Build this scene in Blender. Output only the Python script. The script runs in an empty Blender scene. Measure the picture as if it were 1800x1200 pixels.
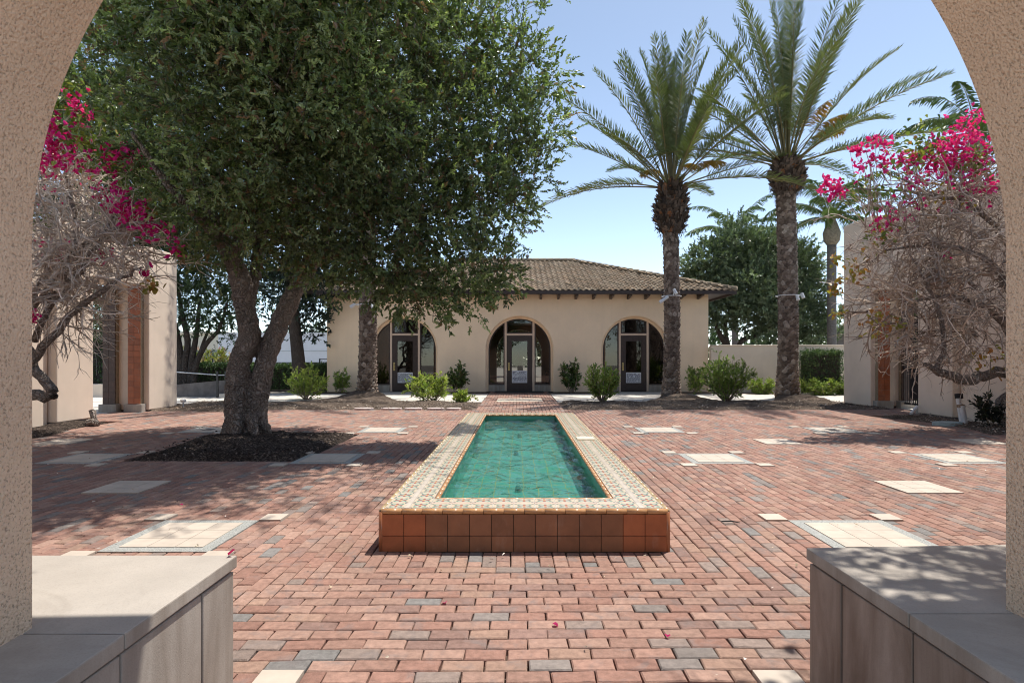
import bpy, math, random
import numpy as np
from mathutils import Vector
R = math.radians
rng = np.random.default_rng(7)
F_PX, CX, HY, CH = 1015.0, 911.0, 629.0, 1.41      # focal length and vanishing point (photo pixels), eye height
AX = 0.045                                          # the courtyard's axis of symmetry
SUN = np.array([0.29, 0.26, 1.0])

scene = bpy.context.scene
COL = scene.collection
ORG = {}

def P(px, py, y):
    return np.array([(px - CX) * y / F_PX, y, CH - (py - HY) * y / F_PX])
def nrm(v):
    v = np.asarray(v, float)
    return v / np.maximum(np.linalg.norm(v, axis=-1, keepdims=True), 1e-9)

# ---------------------------------------------------------------- objects
def tag(o, label=None, cat=None, group=None, kind=None):
    if label: o['label'] = label
    if cat: o['category'] = cat
    if group: o['group'] = group
    if kind: o['kind'] = kind
    return o
def thing(name, label, cat, loc=(0, 0, 0), group=None):
    o = bpy.data.objects.new(name, None)
    COL.objects.link(o)
    o.location = loc
    o.empty_display_size = 0.2
    ORG[o.name] = np.array(loc, float)
    return tag(o, label, cat, group)
def mk(name, V, F, mat, parent=None, smooth=False, col=None, uv=None, bevel=0, mats=None, mi=None):
    V = np.asarray(V, np.float64)
    org = ORG[parent.name] if parent is not None else np.zeros(3)
    V = V - org
    if isinstance(F, np.ndarray):
        groups = [F]
    else:
        groups = []
        cur = []
        for f in F:
            if isinstance(f, np.ndarray) and f.ndim == 2:
                if cur: groups.append(cur); cur = []
                groups.append(f)
            else:
                cur.append(list(f))
        if cur: groups.append(cur)
    loops, tot = [], []
    for g in groups:
        if isinstance(g, np.ndarray):
            loops.append(g.astype(np.int32).ravel()); tot.append(np.full(len(g), g.shape[1], np.int32))
        else:
            for f in g:
                loops.append(np.array(f, np.int32)); tot.append(np.array([len(f)], np.int32))
    loops = np.concatenate(loops); tot = np.concatenate(tot)
    me = bpy.data.meshes.new(name)
    me.vertices.add(len(V)); me.vertices.foreach_set('co', V.astype(np.float32).ravel())
    me.loops.add(len(loops)); me.loops.foreach_set('vertex_index', loops)
    me.polygons.add(len(tot))
    st = np.zeros(len(tot), np.int32); st[1:] = np.cumsum(tot)[:-1]
    me.polygons.foreach_set('loop_start', st); me.polygons.foreach_set('loop_total', tot)
    me.polygons.foreach_set('use_smooth', np.full(len(tot), bool(smooth)))
    if col is not None:
        a = me.attributes.new('col', 'FLOAT_COLOR', 'FACE')
        c = np.ones((len(tot), 4), np.float32); c[:, :3] = col
        a.data.foreach_set('color', c.ravel())
    if uv is not None:
        u = me.uv_layers.new(name='UVMap')
        u.data.foreach_set('uv', np.asarray(uv, np.float32).ravel())
    for m in (mats or [mat]): me.materials.append(m)
    if mi is not None: me.polygons.foreach_set('material_index', np.asarray(mi, np.int32))
    me.update(calc_edges=True); me.validate(verbose=False)
    o = bpy.data.objects.new(name, me)
    COL.objects.link(o)
    if parent is not None:
        o.parent = parent
    ORG[o.name] = org
    if bevel:
        b = o.modifiers.new('bevel', 'BEVEL'); b.width = bevel; b.segments = 2; b.limit_method = 'ANGLE'; b.angle_limit = R(40)
    return o

class MB:
    def __init__(s): s.V = []; s.F = []; s.C = []; s.n = 0
    def add(s, V, F, col=None):
        V = np.asarray(V, float)
        if isinstance(F, np.ndarray):
            s.F.append(F + s.n); k = len(F)
        else:
            for f in F: s.F.append([i + s.n for i in f])
            k = len(F)
        s.V.append(V); s.n += len(V)
        c = np.ones((k, 3)) * (1.0 if col is None else np.asarray(col))
        s.C.append(c)
        return s
    def box(s, x0, x1, y0, y1, z0, z1, col=None):
        V, F = box(x0, x1, y0, y1, z0, z1); return s.add(V, F, col)
    def tube(s, p, r, k=6, col=None, cap=True):
        V, F = tube(p, r, k, cap); return s.add(V, F, col)
    def build(s, name, mat, parent=None, **kw):
        return mk(name, np.concatenate(s.V), s.F, mat, parent, col=np.concatenate(s.C), **kw)

def box(x0, x1, y0, y1, z0, z1):
    V = [(x0, y0, z0), (x1, y0, z0), (x1, y1, z0), (x0, y1, z0), (x0, y0, z1), (x1, y0, z1), (x1, y1, z1), (x0, y1, z1)]
    F = [(0, 3, 2, 1), (4, 5, 6, 7), (0, 1, 5, 4), (1, 2, 6, 5), (2, 3, 7, 6), (3, 0, 4, 7)]
    return V, F
def tube(path, rad, k=6, cap=True):
    p = np.asarray(path, float); n = len(p)
    rad = np.broadcast_to(np.asarray(rad, float), (n,))
    t = np.gradient(p, axis=0); t = nrm(t)
    ref = np.array([0, 0, 1.0]) if abs(t[:, 2]).mean() < 0.8 else np.array([1.0, 0, 0])
    a = nrm(np.cross(t, ref)); b = np.cross(t, a)
    ang = np.arange(k) * 2 * np.pi / k
    V = p[:, None, :] + rad[:, None, None] * (np.cos(ang)[None, :, None] * a[:, None, :] + np.sin(ang)[None, :, None] * b[:, None, :])
    V = V.reshape(-1, 3)
    i = np.arange(n - 1)[:, None] * k; j = np.arange(k)[None, :]; j2 = (j + 1) % k
    F = np.stack([i + j, i + j2, i + k + j2, i + k + j], -1).reshape(-1, 4)
    if cap:
        c = len(V); V = np.concatenate([V, p[:1], p[-1:]])
        jj = np.arange(k); jj2 = (jj + 1) % k
        F1 = np.stack([np.full(k, c), jj2, jj, jj], -1)[:, :3]
        F2 = np.stack([np.full(k, c + 1), (n - 1) * k + jj, (n - 1) * k + jj2], -1)
        F = [F[q] for q in range(len(F))] + [f for f in F1] + [f for f in F2]
        F = [list(map(int, f)) for f in F]
    return V, F
def poly_prism(pts, y0, y1):
    """outline in x,z extruded along y"""
    n = len(pts)
    V = [(x, y0, z) for x, z in pts] + [(x, y1, z) for x, z in pts]
    F = [list(range(n)), list(range(2 * n - 1, n - 1, -1))] + [[i, i + n, (i + 1) % n + n, (i + 1) % n] for i in range(n)]
    return V, F
def plan_prism(pts, z0, z1):
    n = len(pts)
    V = [(x, y, z0) for x, y in pts] + [(x, y, z1) for x, y in pts]
    F = [list(range(n - 1, -1, -1)), list(range(n, 2 * n))] + [[i, (i + 1) % n, (i + 1) % n + n, i + n] for i in range(n)]
    return V, F
def catmull(pts, m=6):
    p = np.asarray(pts, float)
    p = np.vstack([2 * p[0] - p[1], p, 2 * p[-1] - p[-2]])
    out = []
    for i in range(1, len(p) - 2):
        for t in np.linspace(0, 1, m, endpoint=False):
            a, b, c, d = p[i - 1:i + 3]
            out.append(0.5 * (2 * b + (c - a) * t + (2 * a - 5 * b + 4 * c - d) * t * t + (3 * b - a - 3 * c + d) * t ** 3))
    out.append(p[-2])
    return np.array(out)

# ---------------------------------------------------------------- leaves
def leaf_mesh(base, d, n, L, W, fold=0.25, droop=0.1):
    base = np.asarray(base); d = nrm(d); N = len(base)
    n = n - (n * d).sum(-1, keepdims=True) * d
    n = nrm(n); s = np.cross(d, n)
    L = np.broadcast_to(L, (N,))[:, None]; W = np.broadcast_to(W, (N,))[:, None]
    f = fold * W * n
    v = np.stack([base,
                  base + 0.30 * L * d + 0.50 * W * s + f,
                  base + 0.72 * L * d + 0.38 * W * s + f - droop * 0.4 * L * n,
                  base + L * d - droop * L * n,
                  base + 0.72 * L * d - 0.38 * W * s + f - droop * 0.4 * L * n,
                  base + 0.30 * L * d - 0.50 * W * s + f], 1).reshape(-1, 3)
    i = (np.arange(N) * 6)[:, None]
    F = np.concatenate([i + np.array([[0, 1, 2, 3]]), i + np.array([[0, 3, 4, 5]])], 1).reshape(-1, 4)
    return v, F
def rdir(N):
    return nrm(rng.normal(size=(N, 3)))
def shoots(bases, dirs, lens, nl, LL, LW, up=0.7, t0=0.25, spread=0.9):
    """leaves set round short shoots; returns base, dir, normal, length, width, shoot index"""
    M = len(bases)
    t = t0 + (1 - t0) * (np.arange(nl) + rng.random((M, nl))) / nl
    pos = bases[:, None, :] + dirs[:, None, :] * (lens[:, None] * t)[:, :, None]
    r = rng.normal(size=(M, nl, 3)); r -= (r * dirs[:, None, :]).sum(-1, keepdims=True) * dirs[:, None, :]
    r = nrm(r)
    w = (spread * (1.15 - 0.8 * t))[:, :, None]
    ld = nrm(dirs[:, None, :] * 0.7 + r * w)
    nn = np.array([0, 0, up]) + dirs[:, None, :] * 0.35 + 0.45 * rng.normal(size=(M, nl, 3))
    k = M * nl
    L = LL * (0.65 + 0.6 * rng.random(k)); W = LW * (0.7 + 0.5 * rng.random(k))
    return pos.reshape(k, 3), ld.reshape(k, 3), nn.reshape(k, 3), L, W, np.repeat(np.arange(M), nl)
def palette(N, cols, w, jit=0.2):
    c = np.array(cols)[rng.choice(len(cols), N, p=np.array(w) / sum(w))]
    return c * (1 + jit * (rng.random((N, 1)) * 2 - 1))
def lobe_shoots(lobes, dens, ln, squash=1.0, inner=False):
    B, D, Ls = [], [], []
    for (x, y, z, r) in lobes:
        m = int(dens * 4 * math.pi * r * r)
        u = rdir(m)
        bump = 1 + 0.16 * np.sin(u[:, 0] * 5 + x * 3) * np.sin(u[:, 1] * 6 + z) + 0.12 * np.sin(u[:, 2] * 8 + y)
        rad = r * bump * (rng.uniform(0.25, 0.7, m) if inner else rng.uniform(0.62, 0.98, m))
        p = np.array([x, y, z]) + u * rad[:, None] * np.array([1, 1, squash])
        d = nrm(u * 0.9 + np.array([0, 0, 0.35]) + 0.55 * rng.normal(size=(m, 3)))
        B.append(p); D.append(d); Ls.append(ln * rng.uniform(0.5, 1.2, m))
    return np.concatenate(B), np.concatenate(D), np.concatenate(Ls)

# ---------------------------------------------------------------- materials
def newmat(name):
    m = bpy.data.materials.new(name); m.use_nodes = True
    nt = m.node_tree; nt.nodes.clear()
    return m, nt
class N:
    def __init__(s, nt): s.nt = nt
    def __call__(s, typ, _in=None, **props):
        n = s.nt.nodes.new(typ)
        for k, v in props.items(): setattr(n, k, v)
        for k, v in (_in or {}).items():
            sock = n.inputs[k]
            if isinstance(v, bpy.types.NodeSocket): s.nt.links.new(v, sock)
            else: sock.default_value = v
        return n
    def link(s, a, b): s.nt.links.new(a, b)
def rgba(c): return (c[0], c[1], c[2], 1.0)
def ramp(n, fac, stops, interp='LINEAR'):
    r = n('ShaderNodeValToRGB', {'Fac': fac}); r.color_ramp.interpolation = interp
    e = r.color_ramp.elements
    while len(e) < len(stops): e.new(0.5)
    for i, (p, c) in enumerate(stops):
        e[i].position = p; e[i].color = rgba(c) if not np.isscalar(c) else (c, c, c, 1)
    return r.outputs['Color']
def mixc(n, fac, a, b, mode='MIX'):
    m = n('ShaderNodeMix', data_type='RGBA', blend_type=mode)
    for idx, v in ((0, fac), (6, a), (7, b)):
        if isinstance(v, bpy.types.NodeSocket): n.link(v, m.inputs[idx])
        else: m.inputs[idx].default_value = v if idx == 0 else (rgba(v) if len(v) == 3 else v)
    return m.outputs[2]
def noise(n, co, scale, detail=4, rough=0.55, out='Fac', **kw):
    return n('ShaderNodeTexNoise', {'Vector': co, 'Scale': scale, 'Detail': detail, 'Roughness': rough, **kw}).outputs[out]
def mathn(n, op, a, b=0.0, c=0.0):
    m = n('ShaderNodeMath', operation=op)
    for i, v in enumerate((a, b, c)):
        if isinstance(v, bpy.types.NodeSocket): n.link(v, m.inputs[i])
        else: m.inputs[i].default_value = v
    return m.outputs[0]
def finish(n, col, rough=0.8, spec=0.3, bump=None, bstr=0.3, bdist=0.01, **kw):
    d = {'Roughness': rough, 'Specular IOR Level': spec}
    d['Base Color'] = col if isinstance(col, bpy.types.NodeSocket) else rgba(col)
    d.update(kw)
    b = n('ShaderNodeBsdfPrincipled', d)
    if bump is not None:
        bm = n('ShaderNodeBump', {'Height': bump, 'Strength': bstr, 'Distance': bdist})
        n.link(bm.outputs[0], b.inputs['Normal'])
    o = n('ShaderNodeOutputMaterial')
    n.link(b.outputs[0], o.inputs[0])
    return b
def coords(n, which='Object', scale=(1, 1, 1)):
    tc = n('ShaderNodeTexCoord').outputs[which]
    if scale == (1, 1, 1): return tc
    return n('ShaderNodeMapping', {'Vector': tc, 'Scale': scale}).outputs[0]
def geopos(n, scale=(1, 1, 1)):
    g = n('ShaderNodeNewGeometry').outputs['Position']
    if scale == (1, 1, 1): return g
    return n('ShaderNodeMapping', {'Vector': g, 'Scale': scale}).outputs[0]
M = {}
def stucco(name, base, var, coarse, bstr, bdist, dark=0.0):
    m, nt = newmat(name); n = N(nt); g = geopos(n)
    big = noise(n, g, 1.3, 5); mid = noise(n, g, 9, 4)
    c = ramp(n, big, [(0.3, [x * (1 - var) for x in base]), (0.7, [x * (1 + var) for x in base])])
    streak = noise(n, geopos(n, (5, 5, 0.35)), 1.0, 5)
    c = mixc(n, mathn(n, 'MULTIPLY', ramp(n, streak, [(0.52, 0.0), (0.75, 1.0)]), 0.13), c, [x * 0.66 for x in base])
    f = noise(n, g, coarse, 3, 0.6)
    v = n('ShaderNodeTexVoronoi', {'Vector': g, 'Scale': coarse * 0.9}).outputs['Distance']
    h = mathn(n, 'ADD', f, mathn(n, 'MULTIPLY', v, 0.6))
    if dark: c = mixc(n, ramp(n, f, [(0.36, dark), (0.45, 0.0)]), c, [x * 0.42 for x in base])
    c = mixc(n, mathn(n, 'MULTIPLY', mid, 0.06), c, [x * 0.7 for x in base])
    finish(n, c, 0.92, 0.15, h, bstr, bdist); return m
def colmat(name, rough=0.7, spec=0.3, nscale=30, nvar=0.25, bscale=60, bstr=0.2, bdist=0.01, transl=0.0, stretch=(1, 1, 1), sat=1.0):
    """base colour from the per-face colour of the thing itself, with fine mottling"""
    m, nt = newmat(name); n = N(nt)
    a = n('ShaderNodeAttribute', attribute_name='col').outputs['Color']
    g = geopos(n, stretch)
    f = noise(n, g, nscale, 4)
    k = ramp(n, f, [(0.25, 1 - nvar), (0.75, 1 + nvar)])
    c = mixc(n, 1.0, a, k, 'MULTIPLY')
    h = noise(n, g, bscale, 3) if bstr else None
    b = finish(n, c, rough, spec, h, bstr, bdist)
    if transl:
        t = n('ShaderNodeBsdfTranslucent', {'Color': mixc(n, 1.0, c, (1.3, 1.5, 0.6), 'MULTIPLY')})
        mx = n('ShaderNodeMixShader', {'Fac': transl})
        n.link(b.outputs[0], mx.inputs[1]); n.link(t.outputs[0], mx.inputs[2])
        o = [x for x in nt.nodes if x.type == 'OUTPUT_MATERIAL'][0]
        n.link(mx.outputs[0], o.inputs[0])
    return m
def plain(name, c, rough=0.6, spec=0.4, var=0.12, scale=12, bstr=0.1, metallic=0.0):
    m, nt = newmat(name); n = N(nt); g = geopos(n)
    f = noise(n, g, scale, 4)
    col = ramp(n, f, [(0.3, [x * (1 - var) for x in c]), (0.7, [x * (1 + var) for x in c])])
    finish(n, col, rough, spec, noise(n, g, scale * 6, 3), bstr, 0.005, Metallic=metallic); return m

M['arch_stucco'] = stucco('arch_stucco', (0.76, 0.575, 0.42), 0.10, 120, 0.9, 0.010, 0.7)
M['wall_stucco'] = stucco('wall_stucco', (0.90, 0.70, 0.505), 0.05, 10, 0.05, 0.004)
M['gate_stucco'] = stucco('gate_stucco', (0.80, 0.66, 0.53), 0.07, 14, 0.08, 0.004)
M['low_wall_stucco'] = stucco('low_wall_stucco', (0.72, 0.61, 0.50), 0.06, 14, 0.08, 0.004)

def concrete(name, base, streaks, sstr=0.3):
    m, nt = newmat(name); n = N(nt); g = geopos(n)
    c = ramp(n, noise(n, g, 3.0, 6, 0.65), [(0.3, [x * 0.88 for x in base]), (0.7, [x * 1.06 for x in base])])
    st = noise(n, g, 1.7, 7, 0.68, Distortion=0.8)
    c = mixc(n, mathn(n, 'MULTIPLY', ramp(n, st, [(0.50, 0.0), (0.60, 1.0)]), 0.30), c, [base[0] * 0.62, base[1] * 0.60, base[2] * 0.57])
    fine = noise(n, g, 160, 3, 0.7)
    c = mixc(n, mathn(n, 'MULTIPLY', ramp(n, fine, [(0.35, 1.0), (0.5, 0.0)]), 0.25), c, [x * 0.6 for x in base])
    if streaks:
        s = noise(n, geopos(n, (6, 6, 0.8)), 1.0, 5, 0.6, Distortion=0.6)
        nz = n('ShaderNodeSeparateXYZ', {'Vector': n('ShaderNodeNewGeometry').outputs['Normal']}).outputs[2]
        side = mathn(n, 'LESS_THAN', mathn(n, 'ABSOLUTE', nz), 0.5)
        k = mathn(n, 'MULTIPLY', ramp(n, s, [(0.36, 0.0), (0.62, 1.0)]), side)
        c = mixc(n, mathn(n, 'MULTIPLY', k, sstr), c, [base[0] * 0.40, base[1] * 0.34, base[2] * 0.29])
    pits = n('ShaderNodeTexVoronoi', {'Vector': g, 'Scale': 42.0}).outputs['Distance']
    h = mathn(n, 'ADD', fine, ramp(n, pits, [(0.0, 0.0), (0.12, 1.0)]))
    finish(n, c, 0.85, 0.25, h, 0.25, 0.004); return m
M['ledge'] = concrete('ledge_concrete', (0.43, 0.385, 0.333), True, 0.5)
M['stained_ledge'] = concrete('stained_ledge_concrete', (0.42, 0.345, 0.285), True, 0.8)
M['walk'] = concrete('walk_concrete', (0.62, 0.57, 0.50), False)
m, nt = newmat('brick_paver'); n = N(nt); g = geopos(n)
a = n('ShaderNodeAttribute', attribute_name='col').outputs['Color']
c = mixc(n, 1.0, a, ramp(n, noise(n, g, 26, 5, 0.65), [(0.25, 0.70), (0.75, 1.28)]), 'MULTIPLY')
c = mixc(n, mathn(n, 'MULTIPLY', ramp(n, noise(n, g, 6.5, 6, 0.6, Distortion=0.5), [(0.54, 0.0), (0.68, 1.0)]), 0.55), c, (0.205, 0.175, 0.165))
c = mixc(n, mathn(n, 'MULTIPLY', ramp(n, noise(n, g, 190, 3, 0.7), [(0.60, 0.0), (0.72, 1.0)]), 0.35), c, (0.50, 0.42, 0.36))
c = mixc(n, 1.0, c, ramp(n, noise(n, g, 0.55, 5), [(0.3, 0.84), (0.7, 1.08)]), 'MULTIPLY')
finish(n, c, 0.88, 0.2, mathn(n, 'ADD', noise(n, g, 140, 4, 0.7), noise(n, g, 35, 3)), 0.55, 0.006); M['brick'] = m
M['cream_tile'] = colmat('cream_tile', 0.6, 0.3, 9, 0.10, 60, 0.1, 0.003)
M['terrazzo'] = None
m, nt = newmat('terrazzo_border'); n = N(nt); g = geopos(n)
c = ramp(n, noise(n, g, 110, 3, 0.7), [(0.35, (0.17, 0.18, 0.165)), (0.5, (0.33, 0.335, 0.31)), (0.65, (0.44, 0.43, 0.40))])
finish(n, c, 0.6, 0.3); M['terrazzo'] = m
m, nt = newmat('terracotta_tile'); n = N(nt); g = geopos(n)
a = n('ShaderNodeAttribute', attribute_name='col').outputs['Color']
c = mixc(n, 1.0, a, ramp(n, noise(n, g, 7, 5, 0.6), [(0.25, 0.78), (0.75, 1.2)]), 'MULTIPLY')
c = mixc(n, mathn(n, 'MULTIPLY', ramp(n, noise(n, geopos(n, (9, 9, 3)), 1.0, 6, 0.7), [(0.56, 0.0), (0.75, 1.0)]), 0.28), c, (0.46, 0.36, 0.29))
finish(n, c, 0.42, 0.4, noise(n, g, 30, 4), 0.12, 0.004); M['terracotta'] = m
M['glaze'] = colmat('glazed_trim', 0.22, 0.5, 14, 0.12, 30, 0.05, 0.003)
M['grout'] = plain('grout', (0.12, 0.085, 0.06), 0.9, 0.1)
M['roof_tile'] = colmat('clay_roof_tile', 0.85, 0.2, 5, 0.14, 50, 0.3, 0.008)
M['brown_wood'] = plain('dark_brown_wood', (0.050, 0.034, 0.030), 0.45, 0.4, 0.2, 8)
M['beige_paint'] = plain('beige_painted_frame', (0.66, 0.50, 0.38), 0.5, 0.35, 0.05)
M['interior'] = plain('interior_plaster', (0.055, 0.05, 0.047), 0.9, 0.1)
M['black_iron'] = plain('black_iron', (0.018, 0.018, 0.02), 0.45, 0.5)
M['brass'] = plain('brass', (0.45, 0.36, 0.17), 0.4, 0.5, 0.1, 20, 0.05, 0.8)
M['white_plastic'] = plain('white_plastic', (0.72, 0.72, 0.72), 0.45, 0.4, 0.06)
M['paper'] = plain('paper', (0.74, 0.74, 0.76), 0.8, 0.2, 0.03)
M['ink'] = plain('ink', (0.12, 0.12, 0.16), 0.8, 0.2, 0.1)
M['red_ink'] = plain('red_ink', (0.45, 0.08, 0.06), 0.8, 0.2, 0.1)
M['dark_rubber'] = plain('dark_rubber', (0.03, 0.03, 0.03), 0.8, 0.2)
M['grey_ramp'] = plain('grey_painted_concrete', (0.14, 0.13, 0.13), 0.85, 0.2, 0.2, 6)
M['steel'] = plain('galvanised_steel', (0.45, 0.48, 0.52), 0.4, 0.5, 0.1, 20, 0.05, 0.6)
M['white_wall'] = plain('white_painted_wall', (0.72, 0.75, 0.80), 0.8, 0.2, 0.04, 2)
M['far_beige'] = plain('far_beige_wall', (0.60, 0.56, 0.46), 0.8, 0.2, 0.05, 2)
M['stone'] = concrete('stepping_stone', (0.64, 0.54, 0.50), False)
M['asphalt'] = plain('pale_ground', (0.30, 0.27, 0.23), 0.95, 0.1, 0.15, 1.5, 0.3)

# mulch and dirt: chips of many browns
def mulch(name, cols, scale=55):
    m, nt = newmat(name); n = N(nt); g = geopos(n)
    v = n('ShaderNodeTexVoronoi', {'Vector': geopos(n, (1, 1.6, 1)), 'Scale': scale}, feature='F1')
    c = ramp(n, v.outputs['Color'], [(0.0, cols[0]), (0.35, cols[1]), (0.65, cols[2]), (0.9, cols[3])])
    big = noise(n, g, 1.6, 5)
    c = mixc(n, ramp(n, big, [(0.35, 0.55), (0.6, 0.0)]), c, cols[0])
    h = mathn(n, 'SUBTRACT', noise(n, g, 70, 4, 0.7), v.outputs['Distance'])
    finish(n, c, 0.95, 0.1, h, 1.0, 0.03); return m
M['mulch'] = mulch('bark_mulch', ((0.05, 0.036, 0.028), (0.15, 0.11, 0.085), (0.26, 0.20, 0.155), (0.46, 0.37, 0.29)))
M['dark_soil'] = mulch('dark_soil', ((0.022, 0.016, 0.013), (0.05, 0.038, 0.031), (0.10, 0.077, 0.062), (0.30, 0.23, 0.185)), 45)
M['chips'] = colmat('mulch_chip', 0.9, 0.15, 40, 0.3, 60, 0.2)

# bark: raised vertical plates
def bark(name, dark, light, sc, stretch, bd):
    m, nt = newmat(name); n = N(nt)
    g = geopos(n, (1, 1, stretch))
    warp = noise(n, geopos(n), 2.5, 3, out='Color')
    gv = n('ShaderNodeVectorMath', {0: g, 1: warp}, operation='ADD').outputs[0]
    v = n('ShaderNodeTexVoronoi', {'Vector': gv, 'Scale': sc}, feature='DISTANCE_TO_EDGE').outputs['Distance']
    f = noise(n, gv, sc * 2.2, 6, 0.7)
    h = mathn(n, 'ADD', ramp(n, v, [(0.0, 0.0), (0.25, 1.0)]), mathn(n, 'MULTIPLY', f, 0.8))
    c = ramp(n, h, [(0.3, dark), (1.3 / 1.8, light)])
    c = mixc(n, ramp(n, noise(n, geopos(n), 1.2, 4), [(0.45, 0.0), (0.7, 0.5)]), c, [x * 1.35 for x in light])
    finish(n, c, 0.9, 0.15, h, 1.0, bd); return m
M['oak_bark'] = bark('oak_bark', (0.05, 0.038, 0.031), (0.46, 0.385, 0.33), 11, 0.25, 0.09)
M['far_bark'] = bark('far_bark', (0.03, 0.024, 0.02), (0.11, 0.088, 0.075), 9, 0.3, 0.04)
M['palm_bark'] = colmat('palm_trunk_bark', 0.95, 0.1, 14, 0.45, 40, 0.8, 0.02)
M['queen_bark'] = bark('queen_palm_bark', (0.10, 0.088, 0.08), (0.20, 0.18, 0.165), 4, 3.0, 0.02)
M['twig'] = colmat('dry_twig', 0.85, 0.2, 18, 0.3, 60, 0.2, 0.004)
M['oak_leaf'] = colmat('oak_leaf', 0.30, 0.7, 3, 0.3, 60, 0.0, 0, 0.38)
M['leaf'] = colmat('shrub_leaf', 0.42, 0.45, 4, 0.25, 60, 0.0, 0, 0.28)
M['far_leaf'] = colmat('far_leaf', 0.38, 0.5, 1.2, 0.3, 60, 0.0, 0, 0.18)
M['frond'] = colmat('palm_frond', 0.45, 0.4, 5, 0.2, 60, 0.0, 0, 0.22)
M['bract'] = colmat('magenta_bract', 0.6, 0.25, 8, 0.2, 60, 0.0, 0, 0.40)
M['hedge_leaf'] = colmat('hedge_leaf', 0.4, 0.45, 4, 0.25, 60, 0.0, 0, 0.15)

def glass(name, tint, refl=1.0):
    m, nt = newmat(name); n = N(nt)
    t = n('ShaderNodeBsdfTransparent', {'Color': rgba(tint)})
    gl = n('ShaderNodeBsdfGlossy', {'Roughness': 0.01, 'Color': (1, 1, 1, 1)})
    fr = n('ShaderNodeFresnel', {'IOR': 1.5}).outputs[0]
    mx = n('ShaderNodeMixShader', {'Fac': mathn(n, 'MULTIPLY', fr, refl)})
    n.link(t.outputs[0], mx.inputs[1]); n.link(gl.outputs[0], mx.inputs[2])
    n.link(mx.outputs[0], n('ShaderNodeOutputMaterial').inputs[0]); return m
M['glass'] = glass('tinted_glass', (0.36, 0.37, 0.36), 1.5)

# water: clear, tinted, rippled
m, nt = newmat('pool_water'); n = N(nt); g = geopos(n)
h = mathn(n, 'ADD', noise(n, g, 3.2, 3, 0.5, Distortion=1.6), mathn(n, 'MULTIPLY', noise(n, g, 9, 2), 0.25))
bm = n('ShaderNodeBump', {'Height': h, 'Strength': 0.5, 'Distance': 0.10})
t = n('ShaderNodeBsdfTransparent', {'Color': (0.80, 0.98, 0.96, 1)})
gl = n('ShaderNodeBsdfGlossy', {'Roughness': 0.02}); n.link(bm.outputs[0], gl.inputs['Normal'])
fr = n('ShaderNodeFresnel', {'IOR': 1.33}); n.link(bm.outputs[0], fr.inputs['Normal'])
mx = n('ShaderNodeMixShader')
mx.inputs[0].default_value = 0; n.link(mathn(n, 'MULTIPLY', fr.outputs[0], 0.95), mx.inputs[0])
rf = n('ShaderNodeBsdfRefraction', {'IOR': 1.33, 'Roughness': 0.0, 'Color': (0.80, 0.98, 0.96, 1)}); n.link(bm.outputs[0], rf.inputs['Normal'])
body = n('ShaderNodeMixShader', {'Fac': 0.30}); n.link(t.outputs[0], body.inputs[1]); n.link(rf.outputs[0], body.inputs[2])
n.link(body.outputs[0], mx.inputs[1]); n.link(gl.outputs[0], mx.inputs[2])
n.link(mx.outputs[0], n('ShaderNodeOutputMaterial').inputs[0]); M['water'] = m

# green pool tile with ochre joints
m, nt = newmat('green_pool_tile'); n = N(nt); g = geopos(n)
wob = n('ShaderNodeVectorMath', {0: noise(n, g, 4, 2, out='Color'), 3: 0.05}, operation='SCALE').outputs[0]  # water's refraction painted into the tile pattern by bending the joints
gg = n('ShaderNodeVectorMath', {0: g, 1: wob}, operation='ADD').outputs[0]
sx = n('ShaderNodeSeparateXYZ', {'Vector': gg})
def joint(s, w=0.012, p=0.155):
    f = mathn(n, 'FRACT', mathn(n, 'DIVIDE', mathn(n, 'ADD', s, 10.0), p))
    return mathn(n, 'LESS_THAN', f, w / p)
nn = n('ShaderNodeSeparateXYZ', {'Vector': n('ShaderNodeNewGeometry').outputs['Normal']})
flat = mathn(n, 'GREATER_THAN', nn.outputs[2], 0.5)
j = mathn(n, 'MAXIMUM', joint(sx.outputs[0]), joint(sx.outputs[1]))
jz = mathn(n, 'MULTIPLY', mathn(n, 'MAXIMUM', joint(sx.outputs[1]), joint(sx.outputs[2], 0.008)), mathn(n, 'SUBTRACT', 1.0, flat))
j = mathn(n, 'MAXIMUM', mathn(n, 'MULTIPLY', j, flat), mathn(n, 'MULTIPLY', jz, 0.4))
c = ramp(n, noise(n, g, 5, 3), [(0.3, (0.065, 0.27, 0.225)), (0.7, (0.115, 0.375, 0.32))])
c = mixc(n, j, c, (0.38, 0.33, 0.10))
finish(n, c, 0.3, 0.4); M['pool_tile'] = m

# hand-painted flower tiles (uv 0..1 per tile)
m, nt = newmat('flower_tile'); n = N(nt)
uv = n('ShaderNodeSeparateXYZ', {'Vector': n('ShaderNodeTexCoord').outputs['UV']})
u = mathn(n, 'SUBTRACT', uv.outputs[0], 0.5); v = mathn(n, 'SUBTRACT', uv.outputs[1], 0.5)
au = mathn(n, 'ABSOLUTE', u); av = mathn(n, 'ABSOLUTE', v)
r = mathn(n, 'SQRT', mathn(n, 'ADD', mathn(n, 'MULTIPLY', u, u), mathn(n, 'MULTIPLY', v, v)))
th = mathn(n, 'ARCTAN2', v, u)
pet = mathn(n, 'ABSOLUTE', mathn(n, 'COSINE', mathn(n, 'MULTIPLY', th, 2.0)))
pet2 = mathn(n, 'ABSOLUTE', mathn(n, 'SINE', mathn(n, 'MULTIPLY', th, 2.0)))
def lt(a, b): return mathn(n, 'LESS_THAN', a, b)
def band(x, lo, hi): return mathn(n, 'MULTIPLY', mathn(n, 'GREATER_THAN', x, lo), lt(x, hi))
c = mixc(n, lt(r, mathn(n, 'MULTIPLY', pet2, 0.47)), (0.56, 0.46, 0.32), (0.15, 0.25, 0.18))
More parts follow.
